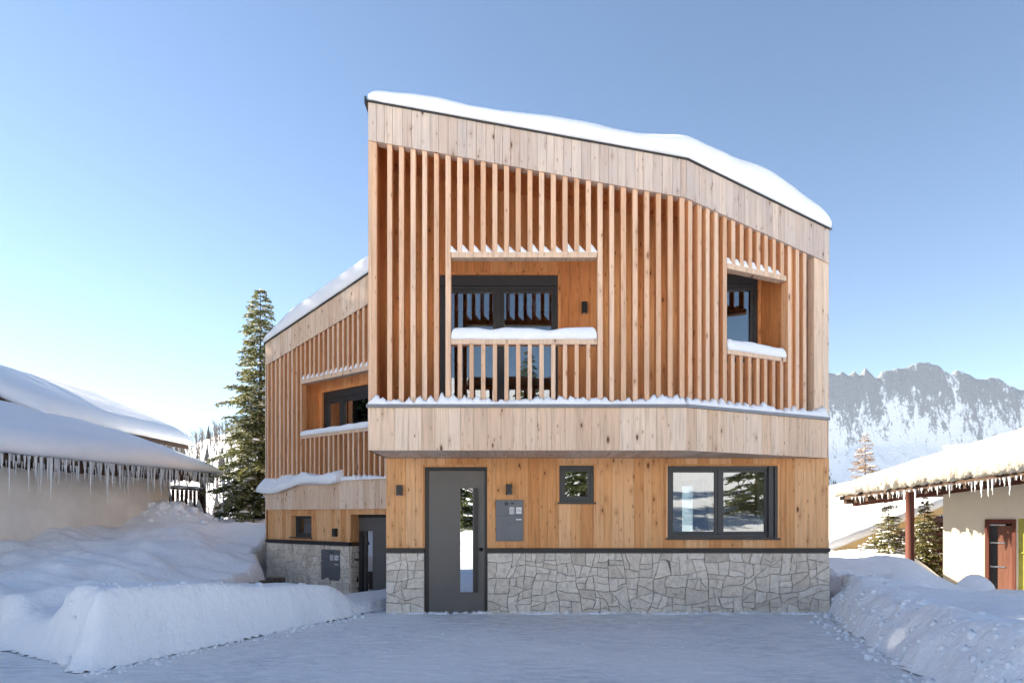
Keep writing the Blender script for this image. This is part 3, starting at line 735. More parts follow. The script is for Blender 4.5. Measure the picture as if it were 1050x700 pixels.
# ---- windows and doors
def window(fr, op, dep, panes, fw=.06, mid=.09, sill=True, box=0, parent=H, glassm='glass', sillout=.07, sash=.05, mat='metal_dark'):
    a, b, c, d = op; o1 = -dep; mb = MB()
    d0 = d - box
    fbox(mb, fr, a, a + fw, o1 - .08, o1, c, d0); fbox(mb, fr, b - fw, b, o1 - .08, o1, c, d0)
    fbox(mb, fr, a + fw, b - fw, o1 - .08, o1 - .001, d0 - fw, d0); fbox(mb, fr, a + fw, b - fw, o1 - .08, o1 - .001, c, c + fw)
    inner = [a + fw + (b - a - 2 * fw) * t for t in panes]
    for t in inner[1:-1]: fbox(mb, fr, t - mid / 2, t + mid / 2, o1 - .07, o1 - .002, c + fw, d0 - fw)
    wn = mb.build('window', mat, parent, bevel=.004)
    for i in range(len(inner) - 1):
        x0 = inner[i] + (mid / 2 if i else 0); x1 = inner[i+1] - (mid / 2 if i < len(inner) - 2 else 0)
        z0, z1 = c + fw, d0 - fw; mb = MB(); oo = o1 - .014
        fbox(mb, fr, x0, x0 + sash, o1 - .07, oo, z0, z1); fbox(mb, fr, x1 - sash, x1, o1 - .07, oo, z0, z1)
        fbox(mb, fr, x0 + sash, x1 - sash, o1 - .07, oo - .001, z1 - sash, z1); fbox(mb, fr, x0 + sash, x1 - sash, o1 - .07, oo - .001, z0, z0 + sash)
        mb.build('sash', mat, wn, bevel=.003)
        mb = MB(); fbox(mb, fr, x0 + sash, x1 - sash, o1 - .050, o1 - .044, z0 + sash, z1 - sash); mb.build('pane', glassm, wn)
    if box:
        mb = MB(); fbox(mb, fr, a, b, o1 - .08, o1 + .02, d0 + .001, d); mb.build('blind_box', mat, wn, bevel=.005)
    if sill:
        mb = MB(); fbox(mb, fr, a - .03, b + .03, o1 - .08, sillout, c - .03, c - .002); mb.build('sill', mat, wn, bevel=.004)
    return wn
window(FG, WIN_S, .02, [0, 1], fw=.05, sash=.045, sillout=.045)
wl = window(FG, (WIN_L[0], WIN_L[1] - .085, WIN_L[2], WIN_L[3]), .02, [0, .5, 1], fw=.055, mid=.05, sash=.045, sillout=.05)
mb = MB(); a = WIN_L[1]
for k, (x0, x1, o) in enumerate(((a - .083, a - .062, .02), (a - .055, a - .028, .045), (a - .02, a - .003, .005))): fbox(mb, FG, x0 - .06 * (k == 0), x1, -.09, o, WIN_L[2] + .0, WIN_L[3] - .01 * k)
fbox(mb, FG, a - .12, a + .04, -.08, .052, WIN_L[2] - .032, WIN_L[2] - .004)
mb.build('shutter_rail', 'metal_dark', wl, bevel=.004)
window(FU, UD, .03, [0, .5, 1], fw=.05, mid=.08, sash=.055, sill=False, box=.17)
window(FU, UW, .03, [0, 1], fw=.05, sash=.06, sill=False, box=.15)
window(Fr((5.05, BK - .1), (-1, 0)), (.45, 2.85, .5, 2.4), .05, [0, .5, 1], fw=.06, sill=False)

def door(fr, op, dep, slit, bar, lockpos, parent=H, wide=None, sill_z=None):
    a, b, c, d = op; o = -dep; fw = .055; mb = MB()
    fbox(mb, fr, a, a + fw, o - .09, o + .012, c, d); fbox(mb, fr, b - fw * .7, b, o - .09, o + .012, c, d); fbox(mb, fr, a + fw, b - fw * .7, o - .09, o + .011, d - fw, d)
    df = mb.build('door_frame', 'metal_black', parent, bevel=.004)
    s0, s1, z0, z1 = slit; mb = MB()
    clad(mb, fr, a + fw + .004, b - fw * .7 - .004, c + .03, d - fw - .004, o - .07, o - .004, bw=9, holes=[slit], gap=0, proud=0)
    fbox(mb, fr, a + fw, b - fw, o - .4, o - .39, c, d, 0)
    dr = mb.build('door', 'door_grey', parent)
    mb = MB(); fbox(mb, fr, s0, s1, o - .028, o - .02, z0, z1); mb.build('glass_strip', 'glass_mirror', dr)
    mb = MB(); fbox(mb, fr, bar[0], bar[1], o + .03, o + .06, bar[2], bar[3])
    for z in (bar[2] + .15, bar[3] - .15): fbox(mb, fr, bar[0] + .004, bar[1] - .004, o - .004, o + .03, z, z + .03)
    mb.build('handle_bar', 'metal_black', dr, bevel=.004)
    if lockpos:
        mb = MB(); pc = Vector(fr.p(lockpos[0], o, lockpos[1])); nn = Vector((fr.n.x, fr.n.y, 0))
        mb.tube([pc - nn * .004, pc + nn * .012], [.032, .03], 16); mb.tube([pc + nn * .012, pc + nn * .03], [.014, .013], 12); mb.build('lock', 'metal_black', dr)
    mb = MB(); fbox(mb, fr, a, b, o - .09, o + .07, c - .02, c + .028); mb.build('threshold', 'metal_grey', parent, bevel=.003)
z = lambda py: FG.z_at(525, py)
DOOR = (DOOR[0], DOOR[1], -.03, DOOR[3])
door(FG, DOOR, .03, (FG.s_at(471.8), FG.s_at(484.6), z(607), z(500.5)), (FG.s_at(485.8), FG.s_at(489.6), z(607), z(500.3)), (FG.s_at(493.2), z(563)))

def lamp(fr, px, py, w=.095, h=.165, parent=H, o=0.0):
    a = fr.s_at(px); zc = fr.z_at(px, py); mb = MB(); fbox(mb, fr, a - w / 2, a + w / 2, o + .004, o + .075, zc - h / 2, zc + h / 2)
    l = mb.build('wall_lamp', 'metal_black', parent, bevel=.006)
    mb = MB(); fbox(mb, fr, a - w / 2 + .02, a + w / 2 - .02, o + .02, o + .06, zc - h / 2 - .004, zc - h / 2 + .002); mb.build('lens', 'label_white', l)
lamp(FG, 410.0, 502.5); lamp(FG, 522, 501.5)
lamp(FU, 599, 316, .09, .19)
def text(fr, s, a, z_, o, size, parent, name='house_number', mat='metal_black'):
    cu = bpy.data.curves.new(name, 'FONT'); cu.body = s; cu.size = size; cu.align_x = 'CENTER'; cu.align_y = 'CENTER'; cu.extrude = .0008
    t = bpy.data.objects.new('tmp', cu); C.objects.link(t); bpy.context.view_layer.update()
    me = bpy.data.meshes.new_from_object(t); bpy.data.objects.remove(t); me.name = name
    mm = MB(); mm.add([fr.p(a + v.co.x, o + v.co.z, z_ + v.co.y) for v in me.vertices], [tuple(p.vertices) for p in me.polygons]); bpy.data.meshes.remove(me)
    return mm.build(name, mat, parent)
def mailbox(fr, px0, px1, py0, py1, o=0.0, parent=H):
    a, b = fr.s_at(px0), fr.s_at(px1); z0, z1 = fr.z_at(px0, py1), fr.z_at(px0, py0); W = b - a; Hh = z1 - z0; o = o + .03; mb = MB()
    X = lambda t: a + W * t; Z = lambda t: z1 - Hh * t
    fbox(mb, fr, a, b, o - .028, o, z0, Z(.385)); fbox(mb, fr, a, b, o - .028, o, Z(.372), z1); fbox(mb, fr, a + .004, b - .004, o - .028, o - .006, z0, z1)
    mbx = mb.build('mailbox_panel', 'panel_grey', parent, bevel=.003)
    nn = Vector((fr.n.x, fr.n.y, 0)); pc = Vector(fr.p(X(.38), o, Z(.095)))
    mb = MB(); mb.tube([pc - nn * .002, pc + nn * .006], [.030, .028], 20); mb.build('camera_lens', 'metal_black', mbx)
    mb = MB(); mb.tube([pc + nn * .006, pc + nn * .009], [.009, .008], 12); mb.build('lens_glass', 'label_white', mbx)
    mb = MB(); fbox(mb, fr, X(.54), X(.67), o + .0005, o + .003, Z(.105), Z(.07)); mb.build('sensor', 'metal_black', mbx)
    mb = MB(); fbox(mb, fr, X(.06), X(.46), o + .0005, o + .002, Z(.315), Z(.17)); 
    for k in range(5): fbox(mb, fr, X(.08), X(.44), o + .002, o + .004, Z(.195 + .025 * k), Z(.185 + .025 * k))
    mb.build('speaker_grille', 'panel_grey', mbx)
    mb = MB(); fbox(mb, fr, X(.50), X(.67), o + .0005, o + .003, Z(.345), Z(.18)); mb.build('name_plate', 'label_white', mbx)
    mb = MB()
    for k in range(2):
        for r in range(4): fbox(mb, fr, X(.53 + .075 * k), X(.58 + .075 * k), o + .003, o + .004, Z(.225 + .035 * r), Z(.20 + .035 * r))
    mb.build('bell_buttons', 'metal_grey', mbx)
    mb = MB(); fbox(mb, fr, X(.74), X(.94), o + .0005, o + .003, Z(.335), Z(.18)); nb = mb.build('number_plate', 'label_white', mbx)
    text(fr, '73a', X(.84), Z(.258), o + .004, W * .12, mbx)
    mb = MB(); fbox(mb, fr, X(.74), X(.94), o + .0005, o + .003, Z(.487), Z(.465)); mb.build('name_strip', 'label_white', mbx)
    pc = Vector(fr.p(X(.49), o, Z(.57))); mb = MB(); mb.tube([pc - nn * .002, pc + nn * .005], [.011, .010], 12); mb.build('lock', 'steel', mbx)
mailbox(FG, 508.6, 536.4, 512.2, 554.4)

# ---- left unit, set back at an angle
OL = P(272, 528, 15.9); FL = Fr((OL.x, OL.y), (.7777, -.6285)); LL = 4.80
zlt = lambda a: 5.545 + .2125 * a; zlb = lambda a: 5.04 + .1945 * a
ZL0, ZL1 = 1.685, 2.27
HL = (4.45, 4.545); RLz = 3.30; aL0 = FL.s_at(305)
mb = MB(); FW = FL.shift(-.06)
WLs = (FL.s_at(295.5), FL.s_at(317), FL.z_at(306, 550.5), FL.z_at(306, 528)); 
DL = (FL.s_at(357), LL - .05, -.8, 1.575)
clad(mb, FW, 0, LL, -.8, ZL1, -.3, -.035, bw=9, holes=[WLs, DL], gap=0, proud=0)
fbox(mb, FW, 0, LL, -.3, -.2, ZL1, lambda a: zlb(a), 0) if False else None
mb.box(OL.x + .05, OL.x + .25, OL.y + .1, 9.5, -.8, 5.3); mb.box(OL.x + .05, -2.1, 9.4, 9.6, -.8, 5.3)
mb.build('wall_core', 'core', H)
mb = MB(); clad(mb, FW, 0, LL, 1.01, ZL0 + .02, -.032, 0, bw=.155, holes=[WLs, DL], seed=51)
fbox(mb, FW, DL[0] - .004, DL[0] + .014, -.28, .006, 1.01, DL[3]); fbox(mb, FW, WLs[0], WLs[0] + .012, -.18, -.002, WLs[2], WLs[3]); fbox(mb, FW, WLs[0], WLs[1], -.18, -.002, WLs[3] - .012, WLs[3])
mb.build('timber_wall', 'timber_new', H)
mb = MB(); stones(mb, FW, 0, DL[0] - .005, -.5, .925, 15, .055)
fs_ = Fr(FW.p(DL[0] - .01, 0, 0)[:2], (FW.n * -1)); stones(mb, fs_, 0.0, .28, -.5, .925, 16, o=-.005); mb.build('stone_base', 'stone', H)
mb = MB(); fbox(mb, FW, 0, DL[0] - .02, -.04, .005, -.7, .93); mb.build('mortar', 'mortar', H)
mb = MB(); fbox(mb, FW, -.02, DL[0] + .01, -.04, .05, .935, 1.005); mb.build('base_flashing', 'metal_black', H, bevel=.004)
FD = FW.shift(-.2)
def sD(px): return FD.s_at(px)
door(FD, (FW.s_at(357) + .02, LL - .1, -.6, 1.575), .0, (sD(374.6), sD(381.9), FD.z_at(378, 622), FD.z_at(378, 544)), (sD(370.6), sD(373.6), FD.z_at(372, 625), FD.z_at(372, 544)), None)
window(FW, WLs, .13, [0, 1], fw=.045, sash=.04, sillout=.05 - .13 + .1)
lamp(FW, 344.8, 545.6, .11, .17)
mailbox(FW, 331, 349.8, 562.5, 593.5, .012)
mb = MB(); clad(mb, FL, 0, LL, ZL0, ZL1, -.06, 0, bw=.15, seed=52, jit=.15); fbox(mb, FL, 0, .02, -.5, -.061, ZL0, ZL1); mb.build('floor_band', 'timber_pale', H)
mb = MB(); fbox(mb, FL, .02, LL, -1.0, -.03, ZL0 + .01, ZL1); mb.build('floor_slab', 'core', H)
mb = MB(); FLB = FL.shift(-.62); WU = (FLB.s_at(331), LL + .5, ZL1 + .1, FLB.z_at(331, 402.5))
clad(mb, FLB, 0.0, LL + .5, ZL1, lambda a: zlb(a) + .05, -.03, 0, bw=.15, holes=[WU], seed=53)
fbox(mb, FLB, WU[0] - .05, WU[0] - .001, .002, .02, ZL1, WU[3] + .04); fbox(mb, FLB, WU[0], LL + .5, .002, .02, WU[3] + .002, WU[3] + .04)
fch = Fr(FL.p(aL0 - .06, -.12, 0)[:2], FL.n * -1); clad(mb, fch, 0, .5, ZL1, HL[1], -.02, 0, bw=.15, seed=54)
mb.build('gallery_wall', 'timber_screen_wall', H)
mb = MB(); clad(mb, FLB, 0, LL + .5, ZL1, lambda a: zlb(a), -.2, -.04, bw=9, holes=[WU], gap=0, proud=0); fbox(mb, FLB, 2.3, 4.6, -1.1, -1.0, ZL1, 4.6); mb.build('wall_core', 'core', H)
window(FLB, WU, .06, [0, .14, .62, 1], fw=.06, mid=.06, sash=.05, sill=False, box=.15, glassm='glass_mirror')
lamp(FLB, 313.0, 424, .09, .19)
mb = MB(); rng = random.Random(9); st = []
a = .05
while a < LL: st.append(a); a += .1655
k0 = min(st, key=lambda s: abs(s - aL0))
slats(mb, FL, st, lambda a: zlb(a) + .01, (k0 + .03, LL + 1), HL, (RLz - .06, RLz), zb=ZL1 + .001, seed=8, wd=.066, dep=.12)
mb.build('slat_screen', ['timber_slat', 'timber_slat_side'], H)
hb = beam(FL, k0 + .03, LL, HL[0], HL[1], .14, 'header_beam'); lumps(FL, [s + .04 for s in st if s > k0 - .05], HL[1], 'snow_cover', 6, .09, .10, hb, slant=-1)
rl = beam(FL, k0 + .03, LL, RLz - .06, RLz, .13, 'handrail')
snow_slab(lambda a, b: FL.p(k0 + .04 + a, .0 - b, RLz), LL - k0 - .05, .17, .13, r=.07, over=.01, nx=40, ny=5, low=.3, lf=1.5, parent=rl, seed=5)
# drooping snow lip on the left band
def lip(a, b):
    q = Vector(FL.p(-.10 + a, .13 - b, ZL1 - .02 - (.10 + .10 * math.sin(a * 2.1 + .6)) * (1 - sstep(0, .22, b)) * (1 - sstep(2.2, 3.2, a)))); return q
snow_slab(lip, 2.95, .30, .22, r=.12, over=.03, nx=80, ny=12, low=.35, lf=2.0, hf=.02, hs=9, parent=H, seed=12, name='ledge_snow')
ledge(FL, LL, ZL1, 17, .166, st, .11, H, out=.04)
# roof of the left unit
pl = [FL.p(0, -.03, 0)[:2], FL.p(LL - .02, -.03, 0)[:2], (-2.04, 9.5), (OL.x + .03, 9.5)]
zL = lambda x, y: zlt((x - OL.x) / .7777) 
mb = MB(); mb.prism(pl, lambda x, y: zlb((x - OL.x) / .7777) + .02, lambda x, y: zL(x, y) - .01); r2 = mb.build('roof', 'timber_pale', H)
mb = MB(); clad(mb, FL, 0, LL, zlb, zlt, -.028, 0, bw=.15, seed=61, jit=.15, gap=.004); mb.build('fascia', 'timber_pale', r2)
mb = MB(); fbox(mb, FL, -.03, LL, -.1, .03, lambda a: zlt(a) + .001, lambda a: zlt(a) + .03); mb.build('roof_flashing', 'metal_dark', r2)
mb = MB(); clad(mb, Fr((OL.x, 9.5), (0, -1)), 0, 9.5 - OL.y, 1.0, lambda a: 5.5, -.02, 0, bw=.16, seed=62); mb.build('side_cladding', 'timber_pale', H)
def bl(a, b):
    q = FL.p(a, .02, 0); y = q[1] + b
    return (q[0], y, zlt(a) + .03)
snow_slab(bl, LL - .02, 4.6, .36, r=.16, over=.04, nx=50, ny=12, low=.08, lf=.5, hf=.006, seed=6, tf=lambda a, b: lerp(.55, 1.1, sstep(0, 1.2, a)), mat='snow_smooth', parent=r2, edges=(1, 0, 1, 1))

# ------------------------------------------------------------ icicles
def icicle_mesh(name, length, r, seed):
    rng = random.Random(seed); n = 6; pts = []; rs = []
    for i in range(n + 1):
        t = i / n; pts.append((rng.uniform(-.004, .004) * t * 2, rng.uniform(-.004, .004) * t * 2, -length * t)); rs.append(max(.0015, r * (1 - t) ** .8 * rng.uniform(.8, 1.2)))
    mb = MB(); mb.tube(pts, rs, 7); o = mb.build(name, 'ice', None); me = o.data; bpy.data.objects.remove(o); return me
ICE = [icicle_mesh('icicle', l, r, i) for i, (l, r) in enumerate(((.18, .014), (.28, .018), (.40, .02), (.55, .024), (.7, .03), (.34, .03)))]
def icicles(parent, pos, n, seed, lmax=1.0, lmin=.3, clump=1.5):
    rng = random.Random(seed); off = Vector((0, 0, 0)); p = parent
    while p: off += p.location; p = p.parent
    for i in range(n):
        t = (i + rng.random()) / n; q = Vector(pos(t)) - off
        o = bpy.data.objects.new('icicle', rng.choice(ICE)); C.objects.link(o); o.parent = parent
        k = lerp(lmin, lmax, rng.random() ** 1.3) * (.75 + .5 * N3(t * 9 * clump, seed))
        o.location = q; o.scale = (rng.uniform(.8, 1.5), rng.uniform(.8, 1.5), max(.15, k)); o.rotation_euler = (0, 0, rng.random() * 6)

# ------------------------------------------------------------ left neighbour
NL = empty('chalet', (-13, 6, 0), 'beige rendered building under thick rounded snow, long icicles along its eaves', 'building')
E0 = Vector((-10.55, -1.0)); EV = Vector((.204, 1.0)).normalized(); EN = Vector((EV.y, -EV.x))   # eave runs away from the camera
def LP(t, o, z): q = E0 + EV * t + EN * o; return (q.x, q.y, z)      # t along the eave, o towards the drive
tE = (8.86 - E0.y) / EV.y                                           # far end of the lower eave
ZE = 2.74
fn = Fr(LP(tE - 1.25, -.62, 0)[:2], -EV)
LW = tE - 1.25 + 4
mb = MB()
q = [LP(-4, -.62, 0)[:2], LP(tE - 1.25, -.62, 0)[:2], LP(tE - 1.25, -7, 0)[:2], LP(-4, -7, 0)[:2]]
mb.prism(q, lambda x, y: -.6, lambda x, y: 2.72); mb.build('wall', 'plaster_beige', NL)
def o_of(x, y): d = Vector((x, y)) - E0; return d.dot(EN), d.dot(EV)
def zlow(x, y): o, t = o_of(x, y); return ZE + .34 * (-o) if o > -3.2 else ZE + 1.088 + .18 * (-o - 3.2)
def roofpatch(z0, thick, t0, t1, o0, o1, zf, name, mat, parent, nt=2, no=8):
    mb = MB(); n = no
    for i in range(n):
        oa, ob = lerp(o0, o1, i / n), lerp(o0, o1, (i + 1) / n)
        q = [LP(t0, ob, 0), LP(t0, oa, 0), LP(t1, oa, 0), LP(t1, ob, 0)]
        q = [(a, b) for a, b, c in q]
        mb.prism(q, lambda x, y: zf(x, y) - thick, lambda x, y: zf(x, y))
    return mb.build(name, mat, parent)
r1 = roofpatch(0, .10, -5, tE, -7, 0, zlow, 'roof', 'timber_dark', NL)
def bL(a, b):                                                        # a along eave from near to far, b inwards from the eave
    x, y, _ = LP(-5 + a, -b, 0); end = 1 - sstep(tE + 5 - 1.6, tE + 5.1, a) * .5
    return (x, y, zlow(x, y) - .15 * (1 - end) * 0 + .02)
def tfl(a, b):
    return (1 - .45 * sstep(tE + 5 - 3.0, tE + 5, a)) * (1 + .1 * sstep(2, 4, b))
sn = snow_slab(bL, tE + 5, 7, .48, r=.48, over=.12, nx=70, ny=34, low=.10, lf=.35, hf=.02, hs=1.2, seed=21, mat='snow_smooth', parent=r1, tf=tfl)
icicles(r1, lambda t: LP(lerp(1.5, tE - .05, t), .02 + .08 * N3(t * 90, 3), ZE + .03), 98, 5, 2.0, .6)
mb = MB(); rng = random.Random(14)
for k in range(260):
    t = lerp(-1, tE, rng.random()); q = Vector(LP(t, rng.uniform(-.16, .03), ZE + .02)); l = rng.uniform(.15, .75) * (.8 + .6 * N3(t * 1.3, 4)); r_ = rng.uniform(.01, .03); mb.tube([q, q - Vector((0, 0, l * .5)), q - Vector((0, 0, l))], [r_, r_ * .7, .002], 6)
mb.build('icicle_fringe', 'ice', r1, kind='stuff')
mb = MB()                                                            # rafter ends under the eave
for k in range(34):
    t = lerp(-1, tE - .15, k / 33); a = LP(t, -.62, 0); b = LP(t + .10, -.62, 0); c_ = LP(t + .10, -.08, 0); d_ = LP(t, -.08, 0)
    mb.hexa([(a[0], a[1], ZE - .12), (d_[0], d_[1], ZE - .26), (c_[0], c_[1], ZE - .26), (b[0], b[1], ZE - .12), (a[0], a[1], ZE + .05), (d_[0], d_[1], ZE - .10), (c_[0], c_[1], ZE - .10), (b[0], b[1], ZE + .05)])
mb.build('rafters', 'timber_dark', r1)
# upper tier
zE2 = 4.02; O2 = -1.9; T0, T1 = (17.3 - 10.94 - E0.y) / EV.y - 1.0, (24.6 - 10.94 - E0.y) / EV.y
def UP(t, b): q = E0 + Vector((0, 0)); x = -11.75 + .03 * t; y = 6.2 + t; return x - b, y
def zup(b): return zE2 + (.44 * b if b < 3.4 else 1.5 + .18 * (b - 3.4))
mb = MB(); n = 8
for i in range(n):
    b0, b1 = 8 * i / n, 8 * (i + 1) / n; q = [UP(0, b1), UP(0, b0), UP(7.2, b0), UP(7.2, b1)]
    mb.add([(*q[0], zup(b1) - .12), (*q[1], zup(b0) - .12), (*q[2], zup(b0) - .12), (*q[3], zup(b1) - .12), (*q[0], zup(b1)), (*q[1], zup(b0)), (*q[2], zup(b0)), (*q[3], zup(b1))], [(3, 2, 1, 0), (4, 5, 6, 7), (0, 1, 5, 4), (1, 2, 6, 5), (2, 3, 7, 6), (3, 0, 4, 7)])
r3 = mb.build('roof', 'timber_dark', NL)
def b2(a, b): x, y = UP(a, b); return (x, y + .0, zup(b) + .02 + .25 * (1 - sstep(-.3, 1.6, a)) * 0)
snow_slab(b2, 7.25, 8, .46, r=.5, over=.12, nx=40, ny=40, low=.12, lf=.4, hf=.015, hs=1.4, seed=33, mat='snow_smooth', parent=r3)
mb = MB(); q = [UP(.5, .7), UP(6.2, .7), UP(6.2, 7), UP(.5, 7)]; mb.prism(q[::-1], lambda x, y: 2.6, lambda x, y: 4.15); 
if mb: mb.build('wall', 'plaster_cream', NL)
fu = Fr(UP(6.0, .69), (-.03, -1)); 
window(Fr((UP(.5, .69)[0], UP(.5, .69)[1]), (.03, 1)), (3.3, 5.4, 3.35, 3.85), -.02, [0, .33, .66, 1], fw=.05, sash=.03, sill=False, parent=NL, mat='label_white')
icicles(r3, lambda t: (*UP(lerp(.8, 7.15, t), .02), zE2 - .1), 30, 9, .7, .25)
# porch at the far end: rail, brackets, stacked bench
mb = MB(); a0, a1 = tE - 1.2, tE + .3
def LB(mb, t0, t1, o0, o1, z0, z1): 
    q = [LP(t0, o0, 0), LP(t0, o1, 0), LP(t1, o1, 0), LP(t1, o0, 0)]; mb.hexa([(a, b, z0) for a, b, c in q] + [(a, b, z1) for a, b, c in q])
LB(mb, a0, a1, -.74, -.64, 1.50, 1.60); LB(mb, a0, a1, -.74, -.64, 2.28, 2.34)
pr = mb.build('porch_railing', 'timber_dark', NL)
for k in range(9): mb = MB(); t = lerp(a0, a1 - .05, k / 8); LB(mb, t, t + .05, -.72, -.66, 1.605, 2.275); mb.build('baluster', 'timber_dark', pr)
mb = MB(); LB(mb, a0, a1 + .2, -1.9, -.6, 1.38, 1.495); 
mb.build('porch_deck', 'timber_dark', NL)
for t in (a0 + .25, a1 - .2):
    mb = MB(); LB(mb, t, t + .12, -1.0, -.88, -.3, 1.375); mb.build('post', 'timber_dark', NL)
mb = MB(); LB(mb, a1 - .05, a1 + .07, -.76, -.64, 1.61, 2.75); mb.build('post', 'timber_dark', NL)
for k, t in enumerate((a0 + .3, a0 + .85, a1 - .3)):
    mb = MB(); q = Vector(LP(t, -.62, 1.61)); mb.tube([q + Vector((0, 0, z)) for z in (0, .08, .2, .34, .42)], [.12, .13, .09, .035, .004], 9); mb.build('snow_cone', 'snow', pr)
mb = MB(); q = [Vector(LP(a0 + t, -.69, 2.345)) for t in (0, .4, .8, 1.2, 1.5)]; mb.tube(q, [.04, .065, .05, .06, .03], 8); mb.build('snow_cover', 'snow', pr)
for k in range(3):
    mb = MB(); q0 = LP(a0 + .35 + .35 * k, -.7, 1.4); q1 = LP(a0 + .75 + .35 * k, -.7, .95); mb.tube([q0, q1], [.04, .04], 6); mb.build('brace', 'timber_dark', NL)
for k in range(2):
    o = bpy.data.objects.new('long_icicle', ICE[4]); C.objects.link(o); o.parent = NL; q = Vector(LP(a1 - .05 + .25 * k, .02, ZE - .04)) - NL.location; o.location = q; o.scale = (1.8, 1.8, 1.7)

# ------------------------------------------------------------ right neighbour
NR = empty('cream_building', (13, 8, 0), 'cream rendered building with red-brown door under a crusted snow roof, right of the drive', 'building')
FRN = Fr((P(967, 528, 18).x, 18 + CAMY), (math.cos(R(46)), -math.sin(R(46))))
def hr(a0, a1, y0, y1): s0, s1 = FRN.s_at(a0), FRN.s_at(a1); return (s0, s1, FRN.z_at(a0, y1), FRN.z_at(a0, y0))
DR = hr(1010, 1042, 532, 625); DR = (DR[0], DR[1], -.45, DR[3]); DO = (FRN.s_at(1044), FRN.s_at(1044) + 1.0, -.45, DR[3] + .02)
mb = MB(); clad(mb, FRN, 0, 6.5, -.8, 3.4, -.3, 0, bw=20, holes=[DR, DO], gap=0, proud=0)
q = [FRN.p(0, 0, 0)[:2], FRN.p(0, -.3, 0)[:2], FRN.p(0, -6, 0)[:2]]
fside = Fr(FRN.p(0, -6.3, 0)[:2], FRN.n); clad(mb, fside, 0, 6.0, -.8, 3.0, -.3, 0, bw=20, gap=0, proud=0)
mb.build('wall', 'plaster_cream', NR)
mb = MB(); fbox(mb, FRN, DR[0], DR[0] + .09, -.25, .03, DR[2], DR[3]); fbox(mb, FRN, DR[1] - .08, DR[1], -.25, .03, DR[2], DR[3]); fbox(mb, FRN, DR[0] + .09, DR[1] - .08, -.25, .029, DR[3] - .1, DR[3]); df = mb.build('door_frame', 'timber_red', NR, bevel=.006)
mb = MB(); clad(mb, FRN, DR[0] + .26, DR[1] - .085, DR[2], DR[3] - .16, -.10, -.05, bw=.11, seed=71); fbox(mb, FRN, DR[0] + .09, DR[1] - .08, -.28, -.25, DR[2], DR[3], 0); dd = mb.build('door', 'timber_door_red', NR)
mb = MB(); fbox(mb, FRN, DR[0] + .09, DR[0] + .255, -.2, -.1, DR[2], DR[3] - .1); mb.build('gap_shade', 'metal_black', dd)  # black slab stands in for the shade in the open gap
for z_ in (.25, .85, 1.3):
    mb = MB(); fbox(mb, FRN, DR[0] + .10, DR[0] + .42, -.05, -.035, z_, z_ + .035); mb.build('hinge', 'steel', dd)
mb = MB(); clad(mb, FRN, DO[0], DO[1], DO[2], DO[3], -.12, -.05, bw=.5, seed=72); od = mb.build('door', 'paint_olive', NR); 
mb = MB(); fbox(mb, FRN, DO[0], DO[1], -.05, -.03, .62, .66); mb.build('rail', 'paint_olive', od)
# roof: verge runs from A (far left, low) to Bv (near right, higher)
RA = P(861, 509, 19.2); RBv = P(1085, 478.5, 15.2)
RV = (RBv - RA); RW = RV.length; RVn = RV.normalized(); RD = Vector((-RVn.y, RVn.x, 0)).normalized()      # pointing back
RD = Vector((-RV.y, RV.x, 0)).normalized()
if RD.y < 0: RD = -RD
def rr(a, b, up=0.0):
    q = RA + RVn * a + RD * b; q.z += (.03 + .20 * sstep(0, 5.5, a)) * b + up; return (q.x, q.y, q.z)
LR = RW + 4
mb = MB()
mb.hexa([rr(0, 0, -.1), rr(LR, 0, -.1), rr(LR, 7, -.1), rr(0, 7, -.1), rr(0, 0), rr(LR, 0), rr(LR, 7), rr(0, 7)]); rf = mb.build('roof', 'timber_dark', NR)
mb = MB()
for k in range(30):
    a = .1 + k * (LR - .3) / 29; mb.hexa([rr(a, .02, -.22), rr(a + .08, .02, -.22), rr(a + .08, 1.4, -.22), rr(a, 1.4, -.22), rr(a, .02, -.105), rr(a + .08, .02, -.105), rr(a + .08, 1.4, -.105), rr(a, 1.4, -.105)])
mb.build('rafters', 'timber_dark', rf)
def tR(a, b): return interp([0, .5, 1.5, 3, 5, 9], [.45, .75, 1.0, 1.15, 1.3, 1.6], a) * (1 + .25 * sstep(0, 1.5, b))
def bR(a, b):
    k = .035 * (N3(a * 9, b * 9, 3) + .8 * N3(a * 22, b * 22, 5)) * (1 - sstep(.3, 1.0, b))
    x, y, z_ = rr(a, b); return (x + k, y + k, z_ + .01 + k)
snow_slab(bR, LR, 7, .52, r=.55, over=.10, nx=150, ny=40, low=.08, lf=.6, hf=.045, hs=9, seed=41, mat='snow_crust', parent=rf)if False else snow_slab(bR, LR, 7, .60, r=.38, over=.12, nx=170, ny=44, low=.08, lf=.6, hf=.035, hs=9, jag=.035, seed=41, mat='snow_crust', parent=rf, tf=tR)
icicles(rf, lambda t: rr(lerp(.3, RW, t), -.02 + .12 * N3(t * 60, 2), -.06), 70, 15, .95, .2, 2)
mb = MB(); pa = P(933, 528, 17.3); mb.tube([(pa.x, pa.y, -.6), (pa.x, pa.y, 1.4), (pa.x, pa.y, 2.15)], [.105, .10, .10], 12); mb.build('post', 'timber_red', NR)
mb = MB(); q0 = P(862, 511, 19.0); mb.hexa([rr(.1, .5, -.30), rr(LR, .5, -.30), rr(LR, .66, -.30), rr(.1, .66, -.30), rr(.1, .5, -.101), rr(LR, .5, -.101), rr(LR, .66, -.101), rr(.1, .66, -.101)]); mb.build('eave_beam', 'timber_red', NR)
mb = MB()
mc = P(1000, 595, 15.2)
for j in range(7):
    pass
